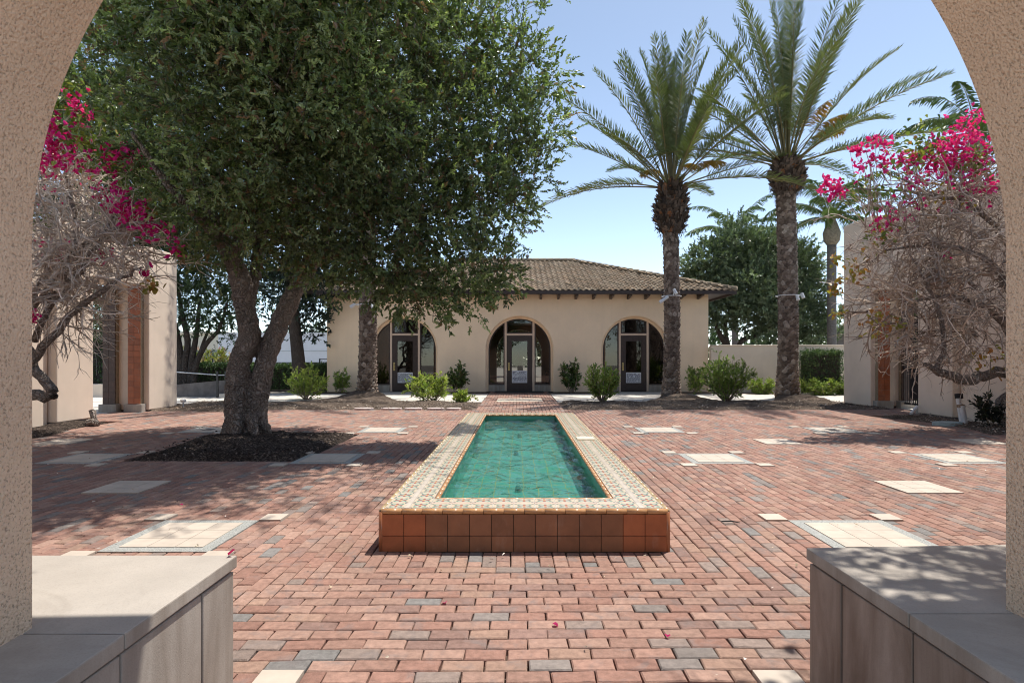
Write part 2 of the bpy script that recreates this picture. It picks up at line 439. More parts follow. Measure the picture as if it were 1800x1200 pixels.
c = mixc(n, lt(r, mathn(n, 'MULTIPLY', mathn(n, 'SUBTRACT', pet2, 0.45), 0.62)), c, (0.45, 0.47, 0.36))
c = mixc(n, lt(r, mathn(n, 'MULTIPLY', mathn(n, 'SUBTRACT', pet, 0.35), 0.52)), c, (0.30, 0.10, 0.08))
c = mixc(n, lt(r, 0.085), c, (0.62, 0.36, 0.12))
du = mathn(n, 'SUBTRACT', 0.5, au); dv = mathn(n, 'SUBTRACT', 0.5, av)
rc = mathn(n, 'SQRT', mathn(n, 'ADD', mathn(n, 'MULTIPLY', du, du), mathn(n, 'MULTIPLY', dv, dv)))
c = mixc(n, band(rc, 0.10, 0.17), c, (0.10, 0.11, 0.10))
c = mixc(n, lt(rc, 0.06), c, (0.35, 0.09, 0.06))
edge = mathn(n, 'MINIMUM', du, dv)
c = mixc(n, lt(edge, 0.022), c, (0.60, 0.55, 0.45))
finish(n, c, 0.25, 0.5); M['flower_tile'] = m

# mosaic strip
m, nt = newmat('mosaic_strip'); n = N(nt)
ck = n('ShaderNodeTexChecker', {'Vector': geopos(n), 'Scale': 60.0, 'Color1': (0.05, 0.03, 0.02, 1), 'Color2': (0.50, 0.40, 0.27, 1)})
finish(n, ck.outputs[0], 0.4, 0.4); M['mosaic'] = m
SKY, SUN_E, EXPO, AIR, DUST, ALT, DENOISE = 0.145, 2.0, 1.6, 0.50, 0.25, 50, True
# ================================================================ the setting
def struct(name, V, F, mat, **kw):
    o = mk(name, V, F, mat, **kw); return tag(o, kind='structure')
V, F = box(-220, 220, -60, 320, -0.5, -0.055)
struct('ground', V, F, M['asphalt'])
V, F = box(-11.5, 11.5, -6, 18.6, -0.3, -0.035)
struct('joint_sand', V, F, plain('joint_sand', (0.16, 0.115, 0.09), 0.95, 0.1, 0.25, 30, 0.4))

# --- brick paving: every paver modelled on a 0.1 m grid; panels, pool and planting left out
G0X, G0Y, NX, NY = AX - 10.6, -1.6, 212, 258
occ = np.zeros((NX, NY), bool)
cxs = G0X + 0.1 * (np.arange(NX) + 0.5); cys = G0Y + 0.1 * (np.arange(NY) + 0.5)
def mark(x0, x1, y0, y1):
    occ[np.ix_((cxs > x0) & (cxs < x1), (cys > y0) & (cys < y1))] = True
PANELS = []
def panel(cx, cy, s, kind):
    for sg in (1, -1):
        if kind == 'big':
            PANELS.append((AX + sg * cx, cy, s, kind))
            for ax in (-1, 1):
                for ay in (-1, 1):
                    PANELS.append((AX + sg * cx + ax * (s / 2 + 0.1), cy + ay * (s / 2 + 0.1), 0.2, 'small'))
        else:
            PANELS.append((AX + sg * cx, cy, s, kind))
for cx in (2.7, 6.1):
    for cy in (4.6, 8.1, 11.3):
        panel(cx, cy, 0.8, 'big')
for cx, cy in ((4.3, 6.3), (4.3, 9.7), (7.7, 9.7), (7.7, 6.3)):
    panel(cx, cy, 0.6, 'plain')
panel(1.1, 2.5, 0.2, 'small')
for (x, y, s, k) in PANELS:
    mark(x - s / 2, x + s / 2, y - s / 2, y + s / 2)
mark(AX - 1.0, AX + 1.0, 4.2, 11.7)                  # pool
mark(-5.5, -2.95, 7.95, 10.75)                       # tree bed
XX, YY = np.meshgrid(cxs, cys, indexing='ij')
path = (np.abs(XX - AX) < 1.2) & (YY > 15.5) & (YY < 24.0)
gateL = (XX < -8.6) & (YY > 12.9) & (YY < 16.2); gateR = (XX > 8.6) & (YY > 14.2) & (YY < 17.4)
court = (np.abs(XX - AX) < 10.4) & (YY < 15.7 - 0.6 * (np.abs(XX) > 7.5) * (XX < 0))
bedR = (XX > 8.85 + 0.25 * np.sin(YY * 1.7)) & (YY > 10.6) & (YY < 14.2)
bedL = (XX < -8.7 - 0.25 * np.sin(YY * 1.7)) & (YY > 8.2) & (YY < 12.9)
occ |= ~((court | path | gateL | gateR)) | bedR | bedL
Bx, By, Bl, Bw = [], [], [], []
def zoneD(x, y):
    return (abs(x - AX) - 1.06) > (4.15 - y) * 0.72 if y < 15.6 else True
occ2 = occ.copy()
for i in range(NX):                                   # pavers running away from the viewer
    j = (i % 2)
    while j < NY - 1:
        x = cxs[i]; y = cys[j] + 0.05
        free = not occ2[i, j] and not occ2[i, j + 1]
        if zoneD(x, y) or (3.98 < y < 4.22 and abs(x - AX) < 1.1):
            if free:
                occ2[i, j] = occ2[i, j + 1] = True; Bx.append(x); By.append(y); Bl.append(0.1); Bw.append(0.2)
            else:
                for q in (0, 1):
                    if not occ2[i, j + q]:
                        occ2[i, j + q] = True; Bx.append(x); By.append(cys[j + q]); Bl.append(0.1); Bw.append(0.1)
        j += 2
for j in range(NY):                                   # pavers running across, in front of the pool
    i = (j % 2)
    while i < NX - 1:
        y = cys[j]
        if not occ2[i, j] and not occ2[i + 1, j]:
            occ2[i, j] = occ2[i + 1, j] = True; Bx.append(cxs[i] + 0.05); By.append(y); Bl.append(0.2); Bw.append(0.1)
        else:
            for q in (0, 1):
                if not occ2[i + q, j]:
                    occ2[i + q, j] = True; Bx.append(cxs[i + q]); By.append(y); Bl.append(0.1); Bw.append(0.1)
        i += 2
Bx, By, Bl, Bw = map(np.array, (Bx, By, Bl, Bw)); nb = len(Bx)
hx, hy = Bl / 2 - 0.0032, Bw / 2 - 0.0032
sg = np.array([[-1, -1], [1, -1], [1, 1], [-1, 1]])
V = np.zeros((nb, 12, 3))
ch = 0.006
for k, (zz, ins) in enumerate(((-0.04, 0.0), (-0.006, 0.0), (0.0, ch))):
    V[:, 4 * k:4 * k + 4, 0] = Bx[:, None] + sg[None, :, 0] * (hx[:, None] - ins)
    V[:, 4 * k:4 * k + 4, 1] = By[:, None] + sg[None, :, 1] * (hy[:, None] - ins)
    V[:, 4 * k:4 * k + 4, 2] = zz
V[:, :, :2] += rng.normal(0, 0.0022, (nb, 4, 2))[:, [0, 1, 2, 3] * 3, :]
tl = rng.normal(0, 0.011, (nb, 2)); dz = rng.normal(0, 0.0011, nb)
V[:, :, 2] += dz[:, None] + tl[:, :1] * (V[:, :, 0] - Bx[:, None]) + tl[:, 1:] * (V[:, :, 1] - By[:, None])
def warp(V):
    x, y = V[..., 0].copy(), V[..., 1].copy()
    k = np.clip((4.6 - y) / 1.5, 0, 1)
    V[..., 2] += 0.003 * np.sin(x * 1.7 + 1) * np.sin(y * 1.3) + k * 0.006 * np.exp(-((x + 0.75) / 0.3) ** 2)
    V[..., 1] += k * (0.014 * np.tanh((x + 0.55) / 0.28) + 0.006 * np.sin(x * 3.1 + y * 2))
    V[..., 0] += 0.005 * np.sin(y * 2.3 + x)
    return V
V = warp(V)
f = []
f.append([8, 9, 10, 11])
for a in (0, 4):
    for q in range(4): f.append([a + q, a + (q + 1) % 4, a + 4 + (q + 1) % 4, a + 4 + q])
f = np.array(f)
Fb = (np.arange(nb)[:, None, None] * 12 + f[None]).reshape(-1, 4)
cl = np.array([(0.37, 0.205, 0.160), (0.345, 0.180, 0.140), (0.40, 0.235, 0.185), (0.385, 0.23, 0.175), (0.30, 0.175, 0.145), (0.27, 0.215, 0.195), (0.30, 0.215, 0.185), (0.235, 0.205, 0.195)])
bc = cl[rng.choice(8, nb, p=[0.29, 0.21, 0.21, 0.07, 0.09, 0.055, 0.05, 0.025])] * rng.uniform(0.80, 1.0, (nb, 1)) * np.array([0.97, 1.04, 1.02])
struct('brick_paving', V.reshape(-1, 3), Fb, M['brick'], col=np.repeat(bc, 9, 0))

# --- cream inlays in the paving
pb = MB(); tb = MB()
for (x, y, s, k) in PANELS:
    if k == 'big':
        tb.box(x - s / 2 - .005, x + s / 2 + .005, y - s / 2 - .005, y + s / 2 + .005, -0.04, 0.006)
        e = s / 2 - 0.085; nt_ = 3
    else:
        e = s / 2 - 0.004; nt_ = 3 if k == 'plain' else 1
    st_ = 2 * e / nt_
    for i in range(nt_):
        for j in range(nt_):
            q = rng.uniform(0.94, 1.05)
            pb.box(x - e + i * st_ + .0025, x - e + (i + 1) * st_ - .0025, y - e + j * st_ + .0025, y - e + (j + 1) * st_ - .0025, -0.03, 0.0105 + rng.uniform(0, .001), np.array([0.52, 0.445, 0.365]) * q)
for i in range(7):                                    # inlay in the path
    for j in range(6):
        pb.box(AX - .75 + i * .215, AX - .75 + i * .215 + .21, 18.6 + j * .25, 18.6 + j * .25 + .245, -0.03, 0.011, np.array([0.66, 0.555, 0.435]))
tag(tb.build('terrazzo_paving_border', M['terrazzo']), kind='structure')
tag(pb.build('cream_paving', M['cream_tile']), kind='structure')
for sgn in (1, -1):                                   # dark centre tile of one inlay is part of the paving
    V, F = box(AX + sgn * 6.1 - .09, AX + sgn * 6.1 + .09, 11.2, 11.4, 0.0, 0.0145)
    struct('dark_inlay_paving', V, F, M['grey_ramp'])

# --- concrete walk in front of the building
wb = MB()
for (x0, x1) in ((-16.5, AX - 1.22), (AX + 1.22, 9.95)):
    k = int(round((x1 - x0) / 1.9)); w = (x1 - x0) / k
    for i in range(k):
        wb.box(x0 + i * w + .004, x0 + (i + 1) * w - .004, 18.55, 22.75, -0.2, -0.004)
wb.box(-9, 9, -9, -1.62, -.2, -.003)  # unseen pale slab behind the camera, added to bounce sunlight onto the arch
wb.box(-9.6 - 7, -9.8, 12.5, 18.5, -0.2, -0.006)
wb.box(10.2, 17, 12.5, 24.0, -0.2, -0.006)
tag(wb.build('concrete_walk', M['walk']), kind='structure')
# planting strip and landings against the wall
V, F = box(-8.6, 14.2, 22.75, 24.6, -0.2, -0.012); struct('wall_bed_soil', V, F, M['mulch'])
lb = MB()
for c in (-4.78, 4.87):
    lb.box(c - 1.5, c + 1.5, 22.754, 24.5, -0.19, -0.002)
tag(lb.build('doorway_paving', M['walk']), kind='structure')

# --- mulch beds with mounds at the palms
PALMS = [(-5.28, 20.15, 0.31), (5.45, 20.6, 0.285), (9.45, 20.3, 0.335)]
def bed(name, x0, x1, near, far, mounds, mat, nz=0.035, step=0.11, base=-0.05):
    nx = int((x1 - x0) / step) + 1; xs = np.linspace(x0, x1, nx)
    ny = 44
    t = np.linspace(0, 1, ny)
    yn = np.array([near(x) for x in xs]); yf = np.array([far(x) for x in xs])
    Y = yn[:, None] + (yf - yn)[:, None] * t[None]; X = np.repeat(xs[:, None], ny, 1)
    ex = np.minimum(np.minimum(X - x0, x1 - X) / 0.35, 1); et = np.minimum(np.minimum(Y - yn[:, None], yf[:, None] - Y) / 0.35, 1)
    e = np.clip(np.minimum(ex, et), 0, 1); e = e * e * (3 - 2 * e)
    Z = base + e * (0.085 + nz * (np.sin(X * 2.1 + Y * 1.3) * np.sin(Y * 2.9 - X) ) + rng.normal(0, 0.012, X.shape))
    for (mx_, my_, h, s) in mounds:
        Z += e * h * np.exp(-(((X - mx_) / s) ** 2 + ((Y - my_) / s) ** 2))
    V = np.stack([X, Y, Z], -1).reshape(-1, 3)
    i = np.arange(nx - 1)[:, None] * ny; j = np.arange(ny - 1)[None]
    F = np.stack([i + j, i + ny + j, i + ny + j + 1, i + j + 1], -1).reshape(-1, 4)
    struct(name, V, F, mat, smooth=True)
    return (xs, yn, yf)
def bul(x):
    return sum(2.1 * math.exp(-((x - p[0]) / 1.0) ** 2) for p in PALMS)
bed('mulch_bed', AX + 1.22, 10.4, lambda x: 15.65 + 0.05 * math.sin(x * 2), lambda x: 18.7 + bul(x) + 0.15 * math.sin(x * 1.3), [(PALMS[1][0], PALMS[1][1], .13, 1.1), (PALMS[2][0], PALMS[2][1], .15, 1.1)], M['mulch'])
bed('mulch_bed', -10.4, AX - 1.22, lambda x: 15.65 - (0.5 if x < -7.4 else 0) + 0.05 * math.sin(x * 2), lambda x: 18.7 + bul(x) + 0.15 * math.sin(x * 1.3), [(PALMS[0][0], PALMS[0][1], .26, 1.0)], M['mulch'])
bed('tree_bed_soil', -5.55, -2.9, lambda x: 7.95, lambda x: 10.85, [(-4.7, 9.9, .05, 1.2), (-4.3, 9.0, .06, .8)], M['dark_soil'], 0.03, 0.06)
bed('side_bed_soil', 8.8, 10.25, lambda x: 10.4 + 0.15 * math.sin(x * 4), lambda x: 14.35, [], M['mulch'], 0.02, 0.06)
bed('side_bed_soil', -10.0, -8.65, lambda x: 8.0, lambda x: 13.1 - 0.3 * (x + 9.9), [], M['dark_soil'], 0.02, 0.06)
# loose chips lying on the beds (nobody could count them)
def chips(name, n_, xr, yr, z, cols, s=(0.02, 0.06)):
    b = np.stack([rng.uniform(*xr, n_), rng.uniform(*yr, n_), np.full(n_, z) + rng.uniform(0, .02, n_)], 1)
    d = nrm(np.stack([rng.normal(size=n_), rng.normal(size=n_), rng.normal(0, .25, n_)], 1))
    nn = np.stack([rng.normal(0, .4, n_), rng.normal(0, .4, n_), np.ones(n_)], 1)
    V, F = leaf_mesh(b, d, nn, rng.uniform(*s, n_), rng.uniform(.4, .7, n_) * rng.uniform(*s, n_), 0.15, 0.2)
    c = np.repeat(palette(n_, cols, np.ones(len(cols)), .3), 2, 0)
    return V, F, c
mb_ = MB()
for a in (('c', 2600, (1.4, 10.2), (15.7, 18.7), .04), ('c', 2600, (-10.2, -1.4), (15.6, 18.7), .04), ('c', 500, (8.9, 10.2), (10.5, 14.2), .04)):
    mb_.add(*chips(*a, [(.34, .26, .19), (.46, .37, .29), (.20, .14, .10), (.56, .48, .40)]))
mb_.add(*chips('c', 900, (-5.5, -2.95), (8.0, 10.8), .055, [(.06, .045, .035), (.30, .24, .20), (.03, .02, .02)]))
tag(mb_.build('mulch_chips', M['chips']), 'brown and tan bark chips scattered over the planting beds', 'mulch', kind='stuff')
V, F, c = chips('c', 750, (-9, 8.0), (1.2, 15.4), .012, [(.62, .54, .42), (.50, .40, .28), (.70, .62, .55), (.30, .2, .12)], (0.012, 0.035))
k = ~((np.abs(V[::6, 0] - AX) < 1.12) & (V[::6, 1] > 4.1) & (V[::6, 1] < 11.9))
kk = np.repeat(k, 2)
tag(mk('fallen_leaves', V, F[kk], M['chips'], col=c[kk]), 'tiny pale fallen leaves strewn over the brick paving', 'fallen leaves', kind='stuff')
tag(mk('fallen_petals', *leaf_mesh(np.array([[-1.17, 2.33, .615], [.18, 3.05, .01], [-.42, 3.3, .01], [.75, 2.9, .01], [-3.2, 5.5, .01]]), rdir(5), np.tile([0, 0, 1.], (5, 1)), .035, .03), M['bract'], col=(0.5, 0.02, 0.16)), 'few magenta petals dropped on the ledge and bricks', 'petals', kind='stuff')

# ================================================================ the pool
pool = thing('reflecting_pool', 'long raised reflecting pool with terracotta tiled sides and flower tile rim', 'pool', (AX, 8.0, 0))
x0, x1, y0, y1, zt = AX - 1.063, AX + 1.063, 4.2, 11.62, 0.31
ix0, ix1, iy0, iy1 = AX - 0.69, AX + 0.69, 4.545, 11.28
zf = 0.0
b = MB()                                              # shell under the tiles
for (a0, a1, c0, c1) in ((x0 + .012, ix0 - .006, y0 + .012, y1 - .012), (ix1 + .006, x1 - .012, y0 + .012, y1 - .012), (ix0 - .006, ix1 + .006, y0 + .012, iy0 - .006), (ix0 - .006, ix1 + .006, iy1 + .006, y1 - .012)):
    b.box(a0, a1, c0, c1, -0.3, zt - 0.012)
b.build('shell', M['grout'], pool)
V, F = box(ix0 - .005, ix1 + .005, iy0 - .005, iy1 + .005, zf - .1, zf)
mk('basin_floor', V, F, M['pool_tile'], pool)
b = MB()
b.box(ix0 - .0055, ix0, iy0, iy1, zf + .001, zt - .03); b.box(ix1, ix1 + .0055, iy0, iy1, zf + .001, zt - .03)
b.box(ix0 - .0055, ix1 + .0055, iy0 - .0055, iy0, zf + .001, zt - .03); b.box(ix0 - .0055, ix1 + .0055, iy1, iy1 + .0055, zf + .001, zt - .03)
b.build('basin_wall', M['pool_tile'], pool)
tiles = MB(); tw = 0.1545
def tcol():
    q = rng.random()
    base = np.array([0.27, 0.105, 0.048]) if q < .62 else (np.array([0.33, 0.105, 0.042]) if q < .9 else np.array([0.235, 0.11, 0.06]))
    return base * rng.uniform(.88, 1.12)
zs = [(0.0, 0.115), (0.119, 0.272)]
nf = 13; w = (x1 - x0 - 0.05) / nf
for (za, zb) in zs:
    for i in range(nf):
        a = x0 + .025 + i * w
        cc = np.array([0.36, 0.115, 0.045]) * rng.uniform(.9, 1.1) if i in (0, 1, 11, 12) else np.array([0.27, 0.115, 0.055]) * rng.uniform(.85, 1.1)
        dd = rng.uniform(0, .0015)
        tiles.box(a + .002, a + w - .002, y0 + .002 - dd, y0 + .013, za, zb, cc)
        tiles.box(a + .002, a + w - .002, y1 - .013, y1 - .002 + dd, za, zb, tcol())
    ns = 48; ws = (y1 - y0 - .05) / ns
    for i in range(ns):
        a = y0 + .025 + i * ws
        tiles.box(x0 + .002, x0 + .013, a + .002, a + ws - .002, za, zb, tcol())
        tiles.box(x1 - .013, x1 - .002, a + .002, a + ws - .002, za, zb, tcol())
tiles.build('terracotta_side_tiles', M['terracotta'], pool, bevel=0.002)
trim = MB()                                           # rounded glazed edge pieces
def trimrow(p, q, r, n_, col):
    p, q = np.array(p, float), np.array(q, float)
    for i in range(n_):
        a = p + (q - p) * (i + .012) / n_; e = p + (q - p) * (i + .988) / n_
        trim.tube([a, e], r, 10, np.array(col) * rng.uniform(.88, 1.12))
zc = zt - 0.020
trimrow((x0 + .018, y0 + .018, zc), (x1 - .018, y0 + .018, zc), .020, 14, (0.50, 0.27, 0.12))
trimrow((x0 + .018, y1 - .018, zc), (x1 - .018, y1 - .018, zc), .020, 14, (0.56, 0.33, 0.16))
for xx in (x0 + .018, x1 - .018):
    trimrow((xx, y0 + .018, zc), (xx, y1 - .018, zc), .020, 50, (0.52, 0.39, 0.22))
    for yy in (y0 + .016, y1 - .016):
        trim.tube([(xx, yy, 0.0), (xx, yy, zc)], .0185, 10, (0.33, 0.13, 0.06))
trim.build('glazed_edge_trim', M['glaze'], pool, smooth=True); trim = MB()
for xx in (ix0 + .004, ix1 - .004):
    trimrow((xx, iy0, zc + .002), (xx, iy1, zc + .002), .0185, 46, (0.55, 0.30, 0.15))
for yy in (iy0 + .004, iy1 - .004):
    trimrow((ix0, yy, zc + .002), (ix1, yy, zc + .002), .0185, 10, (0.55, 0.30, 0.15))
trim.build('glazed_edge_trim', M['glaze'], pool, smooth=True)
ft = MB(); UV = []
def flower(xa, xb, ya, yb):
    d = rng.uniform(0, .0012)
    V = [(xa, ya, zt - .012), (xb, ya, zt - .012), (xb, yb, zt - .012), (xa, yb, zt - .012), (xa, ya, zt - .001 + d), (xb, ya, zt - .001 + d), (xb, yb, zt - .001 + d), (xa, yb, zt - .001 + d)]
    F = [(4, 5, 6, 7), (0, 1, 5, 4), (1, 2, 6, 5), (2, 3, 7, 6), (3, 0, 4, 7)]
    ft.add(V, F)
    UV.extend([(0, 0), (1, 0), (1, 1), (0, 1)] + [(0.5, 0.99)] * 16)
strip = MB()
def side(xa, xb):
    """rows of tiles across a rim side of width xb-xa: flower, cream strip, flower"""
    W = xb - xa; t = (W - .034) / 2
    return (xa, xa + t - .002), (xa + t, xa + t + .034), (xa + t + .036, xb)
nl = 46
for (xa, xb) in ((x0 + .038, ix0 - .016), (ix1 + .016, x1 - .038)):
    strip = MB()
    r1, r2, r3 = side(xa, xb)
    ya0, ya1 = y0 + .038, y1 - .038
    wy = (ya1 - ya0) / nl
    for i in range(nl):
        for rr in (r1, r3):
            flower(rr[0], rr[1], ya0 + i * wy + .0008, ya0 + (i + 1) * wy - .0008)
        strip.box(r2[0], r2[1], ya0 + i * wy + .001, ya0 + (i + 1) * wy - .001, zt - .012, zt, np.array([0.56, 0.48, 0.38]) * rng.uniform(.9, 1.08))
    strip.build('cream_rim_strip', M['glaze'], pool)
for (ya, yb) in ((y0 + .038, iy0 - .016), (iy1 + .016, y1 - .038)):
    strip = MB()
    r1, r2, r3 = side(ya, yb)
    xa0, xa1 = ix0 - .014, ix1 + .014; wx = (xa1 - xa0) / 9
    for i in range(9):
        for rr in (r1, r3):
            flower(xa0 + i * wx + .0008, xa0 + (i + 1) * wx - .0008, rr[0], rr[1])
        strip.box(xa0 + i * wx + .001, xa0 + (i + 1) * wx - .001, r2[0], r2[1], zt - .012, zt, np.array([0.62, 0.46, 0.34]) * rng.uniform(.9, 1.08))
    strip.build('cream_rim_strip', M['glaze'], pool)
ft.build('flower_tile_rim', M['flower_tile'], pool, uv=UV)
V, F = box(ix1 + .06, ix1 + .30, 7.75, 8.02, zt + .001, zt + .014)
mk('skimmer_lid', V, F, plain('lid_cream', (0.62, 0.55, 0.42), 0.6, 0.3), pool, bevel=.004)
# water surface with real ripples
nx, ny = 60, 280
X, Y = np.meshgrid(np.linspace(ix0 + .001, ix1 - .001, nx), np.linspace(iy0 + .001, iy1 - .001, ny), indexing='ij')
Z = np.zeros_like(X)
for i in range(26):
    a = rng.uniform(0, 6.28); k = rng.uniform(5, 26); Z += 0.010 / k * 5.5 * np.sin(k * (X * math.cos(a) + Y * math.sin(a)) + rng.uniform(0, 6.28) + 0.8 * np.sin(X * 3 + Y * 2 + i))
for (jx, jy) in ((-.02, 6.1), (-.05, 8.4), (.02, 10.3)):
    rr = np.hypot(X - jx, Y - jy); Z += 0.006 * np.cos(rr * 26) * np.exp(-rr * 3.0)
i = np.arange(nx - 1)[:, None] * ny; j = np.arange(ny - 1)[None]
F = np.stack([i + j, i + ny + j, i + ny + j + 1, i + j + 1], -1).reshape(-1, 4)
mk('water', np.stack([X, Y, 0.205 + Z], -1).reshape(-1, 3), F, M['water'], pool, smooth=True)
for (jx, jy) in ((.0, 6.1), (-.03, 8.4), (.02, 10.3)):
    b = MB(); b.tube([(jx, jy, zf + .001), (jx, jy, zf + .05), (jx, jy, zf + .07)], [.04, .03, .02], 10)
    b.build('fountain_nozzle', M['pool_tile'], pool)

# ================================================================ the archway the photograph is taken from
OA = np.array([0.0565, 1.777]); th_ = math.atan2(0.128, 2.995)
U = np.array([math.cos(th_), math.sin(th_)]); W_ = np.array([-math.sin(th_), math.cos(th_)])
def loc2(u, w, z):
    p = OA + U * u + W_ * w; return (p[0], p[1], z)
arch = thing('stucco_archway', 'pinkish tan rough stucco arch framing the view with wide opening', 'archway', (OA[0], OA[1], 0))
RA, ZS, TH, HW, ZT = 1.5, 1.715, 0.5, 7.0, 4.05
na = 96
an = np.linspace(math.pi, 0, na + 1)
prof = [(-RA, -0.05)] + [(RA * math.cos(a), ZS + RA * math.sin(a)) for a in an] + [(RA, -0.05)]
V, F = [], []
for (u, z) in prof:
    top = ZT
    for w in (0.0, -TH):
        V.append(loc2(u, w, z)); V.append(loc2(u, w, top))
npf = len(prof)
for i in range(npf - 1):
    a, b_ = 4 * i, 4 * (i + 1)
    if 0 < i < npf - 2:
        F.append([a, a + 1, b_ + 1, b_]); F.append([a + 2, b_ + 2, b_ + 3, a + 3])
    F.append([a, b_, b_ + 2, a + 2])
    F.append([a + 1, a + 3, b_ + 3, b_ + 1]) if 0 < i < npf - 2 else None
# piers left and right
def pier(s):
    o0 = len(V)
    u0, u1 = s * RA, s * HW
    for u in (u0, u1):
        for w in (0.0, -TH):
            V.append(loc2(u, w, -0.05)); V.append(loc2(u, w, ZT))
    F.extend([[o0, o0 + 1, o0 + 5, o0 + 4], [o0 + 2, o0 + 6, o0 + 7, o0 + 3], [o0 + 4, o0 + 5, o0 + 7, o0 + 6], [o0 + 1, o0 + 3, o0 + 7, o0 + 5], [o0, o0 + 4, o0 + 6, o0 + 2]])
pier(1); pier(-1)
keep = [f for f in F if f is not None]
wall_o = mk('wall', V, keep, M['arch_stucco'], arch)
mm = wall_o.modifiers.new('weld', 'WELD'); mm.merge_threshold = 0.001
bv = wall_o.modifiers.new('bevel', 'BEVEL'); bv.width = 0.02; bv.segments = 3; bv.limit_method = 'ANGLE'; bv.angle_limit = R(50)
b = MB()
Vq, Fq = plan_prism([loc2(-HW, -.75, 0)[:2], loc2(HW, -.75, 0)[:2], loc2(HW, 0.93, 0)[:2], loc2(-HW, 0.93, 0)[:2]], ZT + .003, ZT + 0.14); b.add(Vq, Fq)
b.build('eave_roof', M['beige_paint'], arch)

# low precast ledges either side of the way through the arch
def ledge(side, pts_cap, joint_y, label, smat):
    c = np.mean(pts_cap, 0)
    t = thing('concrete_ledge', label, 'ledge', (c[0], c[1], 0), 'concrete ledges flanking the archway')
    sg_ = 1 if side > 0 else -1
    xin0, xin1 = pts_cap[0][0], pts_cap[1][0]         # near inner, far inner
    (ax_, ay_), (bx_, by_), (cx_, cy_), (dx_, dy_) = pts_cap   # near inner, far inner, far outer, near outer
    def inn(y): return ax_ + (bx_ - ax_) * (y - ay_) / (by_ - ay_)
    def cap(ya, yb, far):
        fo = cy_ if far else yb; p = [(inn(ya), ya), (inn(yb), yb), (cx_, fo), (dx_, ya)]
        if side > 0: p = p[:: 1]
        V, F = plan_prism(p, .561, .61)
        mk('cap_slab', V, F, smat if False else M['ledge'], t, bevel=.005)
    slope = math.tan(th_) if side > 0 else 0.0
    cap(joint_y + .0015, by_, True); cap(ay_, joint_y - .0015, False)
    ins = .012
    def body(ya, yb, d, name, far):
        p = [(inn(ya) + sg_ * d, ya), (inn(yb) + sg_ * d, yb), (cx_, yb if not far else cy_ - .012), (dx_, ya)]
        V, F = plan_prism(p, -0.05, .548); mk(name, V, F, smat, t, bevel=.004)
    yj = by_ - .24
    body(ay_, joint_y - .003, ins, 'side_panel', False)
    body(joint_y + .003, yj - .003, ins, 'side_panel', False)
    body(yj + .003, by_ - .012, ins - .003, 'end_pilaster', True)
    p = [(inn(ay_) + sg_ * .03, ay_), (inn(by_) + sg_ * .03, by_ - .03), (cx_, cy_ - .03), (dx_, ay_)]
    V, F = plan_prism(p, .50, .5605); mk('shadow_gap', V, F, M['ledge'], t)
ledge(-1, [(-1.146, -0.4), (-1.142, 2.347), (-3.6, 2.347), (-3.6, -0.4)], 1.678, 'pale concrete ledge with sunny top and light grey streaked side', M['ledge'])
ledge(1, [(1.262, -0.4), (1.215, 2.438), (3.6, 2.56), (3.6, -0.4)], 1.812, 'concrete ledge under dappled twig shade with dark brown stained side', M['stained_ledge'])

# ================================================================ courtyard walls and gateways
GR, GL = 10.0, -9.75
def gateway(side, X, ya, yb, yc, yd, H, label):
    """near pillar ya..yb, opening yb..yc, far pillar yc..yd; X is the face towards the courtyard"""
    s = side; T = 1.15
    def bx(a, b): return (a, b) if a < b else (b, a)
    xo = X + s * T
    t = thing('stucco_gateway', label, 'gateway', (X, (ya + yd) / 2, 0), 'tall stucco gateways in the courtyard walls')
    xa, xb = bx(X, xo)
    for (p, q) in ((ya, yb), (yc, yd)):
        V, F = box(xa, xb, p, q, 0.04, H); mk('pillar', V, F, M['gate_stucco'], t, bevel=.02)
        V, F = box(xa + .03, xb - .03, p + .03, q - .03, -.05, .04); mk('plinth', V, F, M['grey_ramp'], t)
    V, F = box(xa + .06, xb - .06, yb - .01, yc + .01, 3.3, H - .15); mk('lintel', V, F, M['gate_stucco'], t, bevel=.02)
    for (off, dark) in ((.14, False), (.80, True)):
        for (yr, dirn) in ((yc, -1), (yb, 1)):
            c0, c1 = bx(X + s * off, X + s * (off + .33))
            d = .13 * dirn
            y_0, y_1 = bx(yr, yr + d)
            col = MB(); k = 2; rows = 20; hz = (3.3 - .2) / rows
            cb = (np.array([0.36, 0.105, 0.038]) if not dark else np.array([0.075, 0.034, 0.022]))  # outer columns: shade painted in, terracotta darkened to near black
            cwid = (c1 - c0) / 2
            for r_ in range(rows):
                for q in range(2):
                    f0, f1 = bx(yr + d, yr + d + .012 * dirn)
                    col.box(c0 + q * cwid + .003, c0 + (q + 1) * cwid - .003, f0, f1, .2 + r_ * hz + .003, .2 + (r_ + 1) * hz - .003, cb * rng.uniform(.85, 1.15))
            o = col.build('tile_column', M['terracotta'], t, bevel=.002)
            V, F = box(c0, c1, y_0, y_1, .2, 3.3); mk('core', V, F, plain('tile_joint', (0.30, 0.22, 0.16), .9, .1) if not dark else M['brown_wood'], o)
            V, F = box(c0 - .07, c1 + .07, min(y_0, y_0 - .0) - (.07 if dirn < 0 else 0), y_1 + (.07 if dirn > 0 else 0), -.03, .2); mk('base_block', V, F, M['ledge'], o, bevel=.01)
            mx0, mx1 = (c1, c1 + .006) if s < 0 else (c0 - .006, c0)
            V, F = box(mx0, mx1, y_0 + .01, y_1 - .01, .2, 3.3); mk('mosaic_strip', V, F, M['mosaic'], o)
    return t
gateway(-1, GL, 12.2, 13.25, 15.25, 16.5, 4.35, 'stucco gateway with sun-streaked pillars and terracotta tile column behind bougainvillea left of the oak')
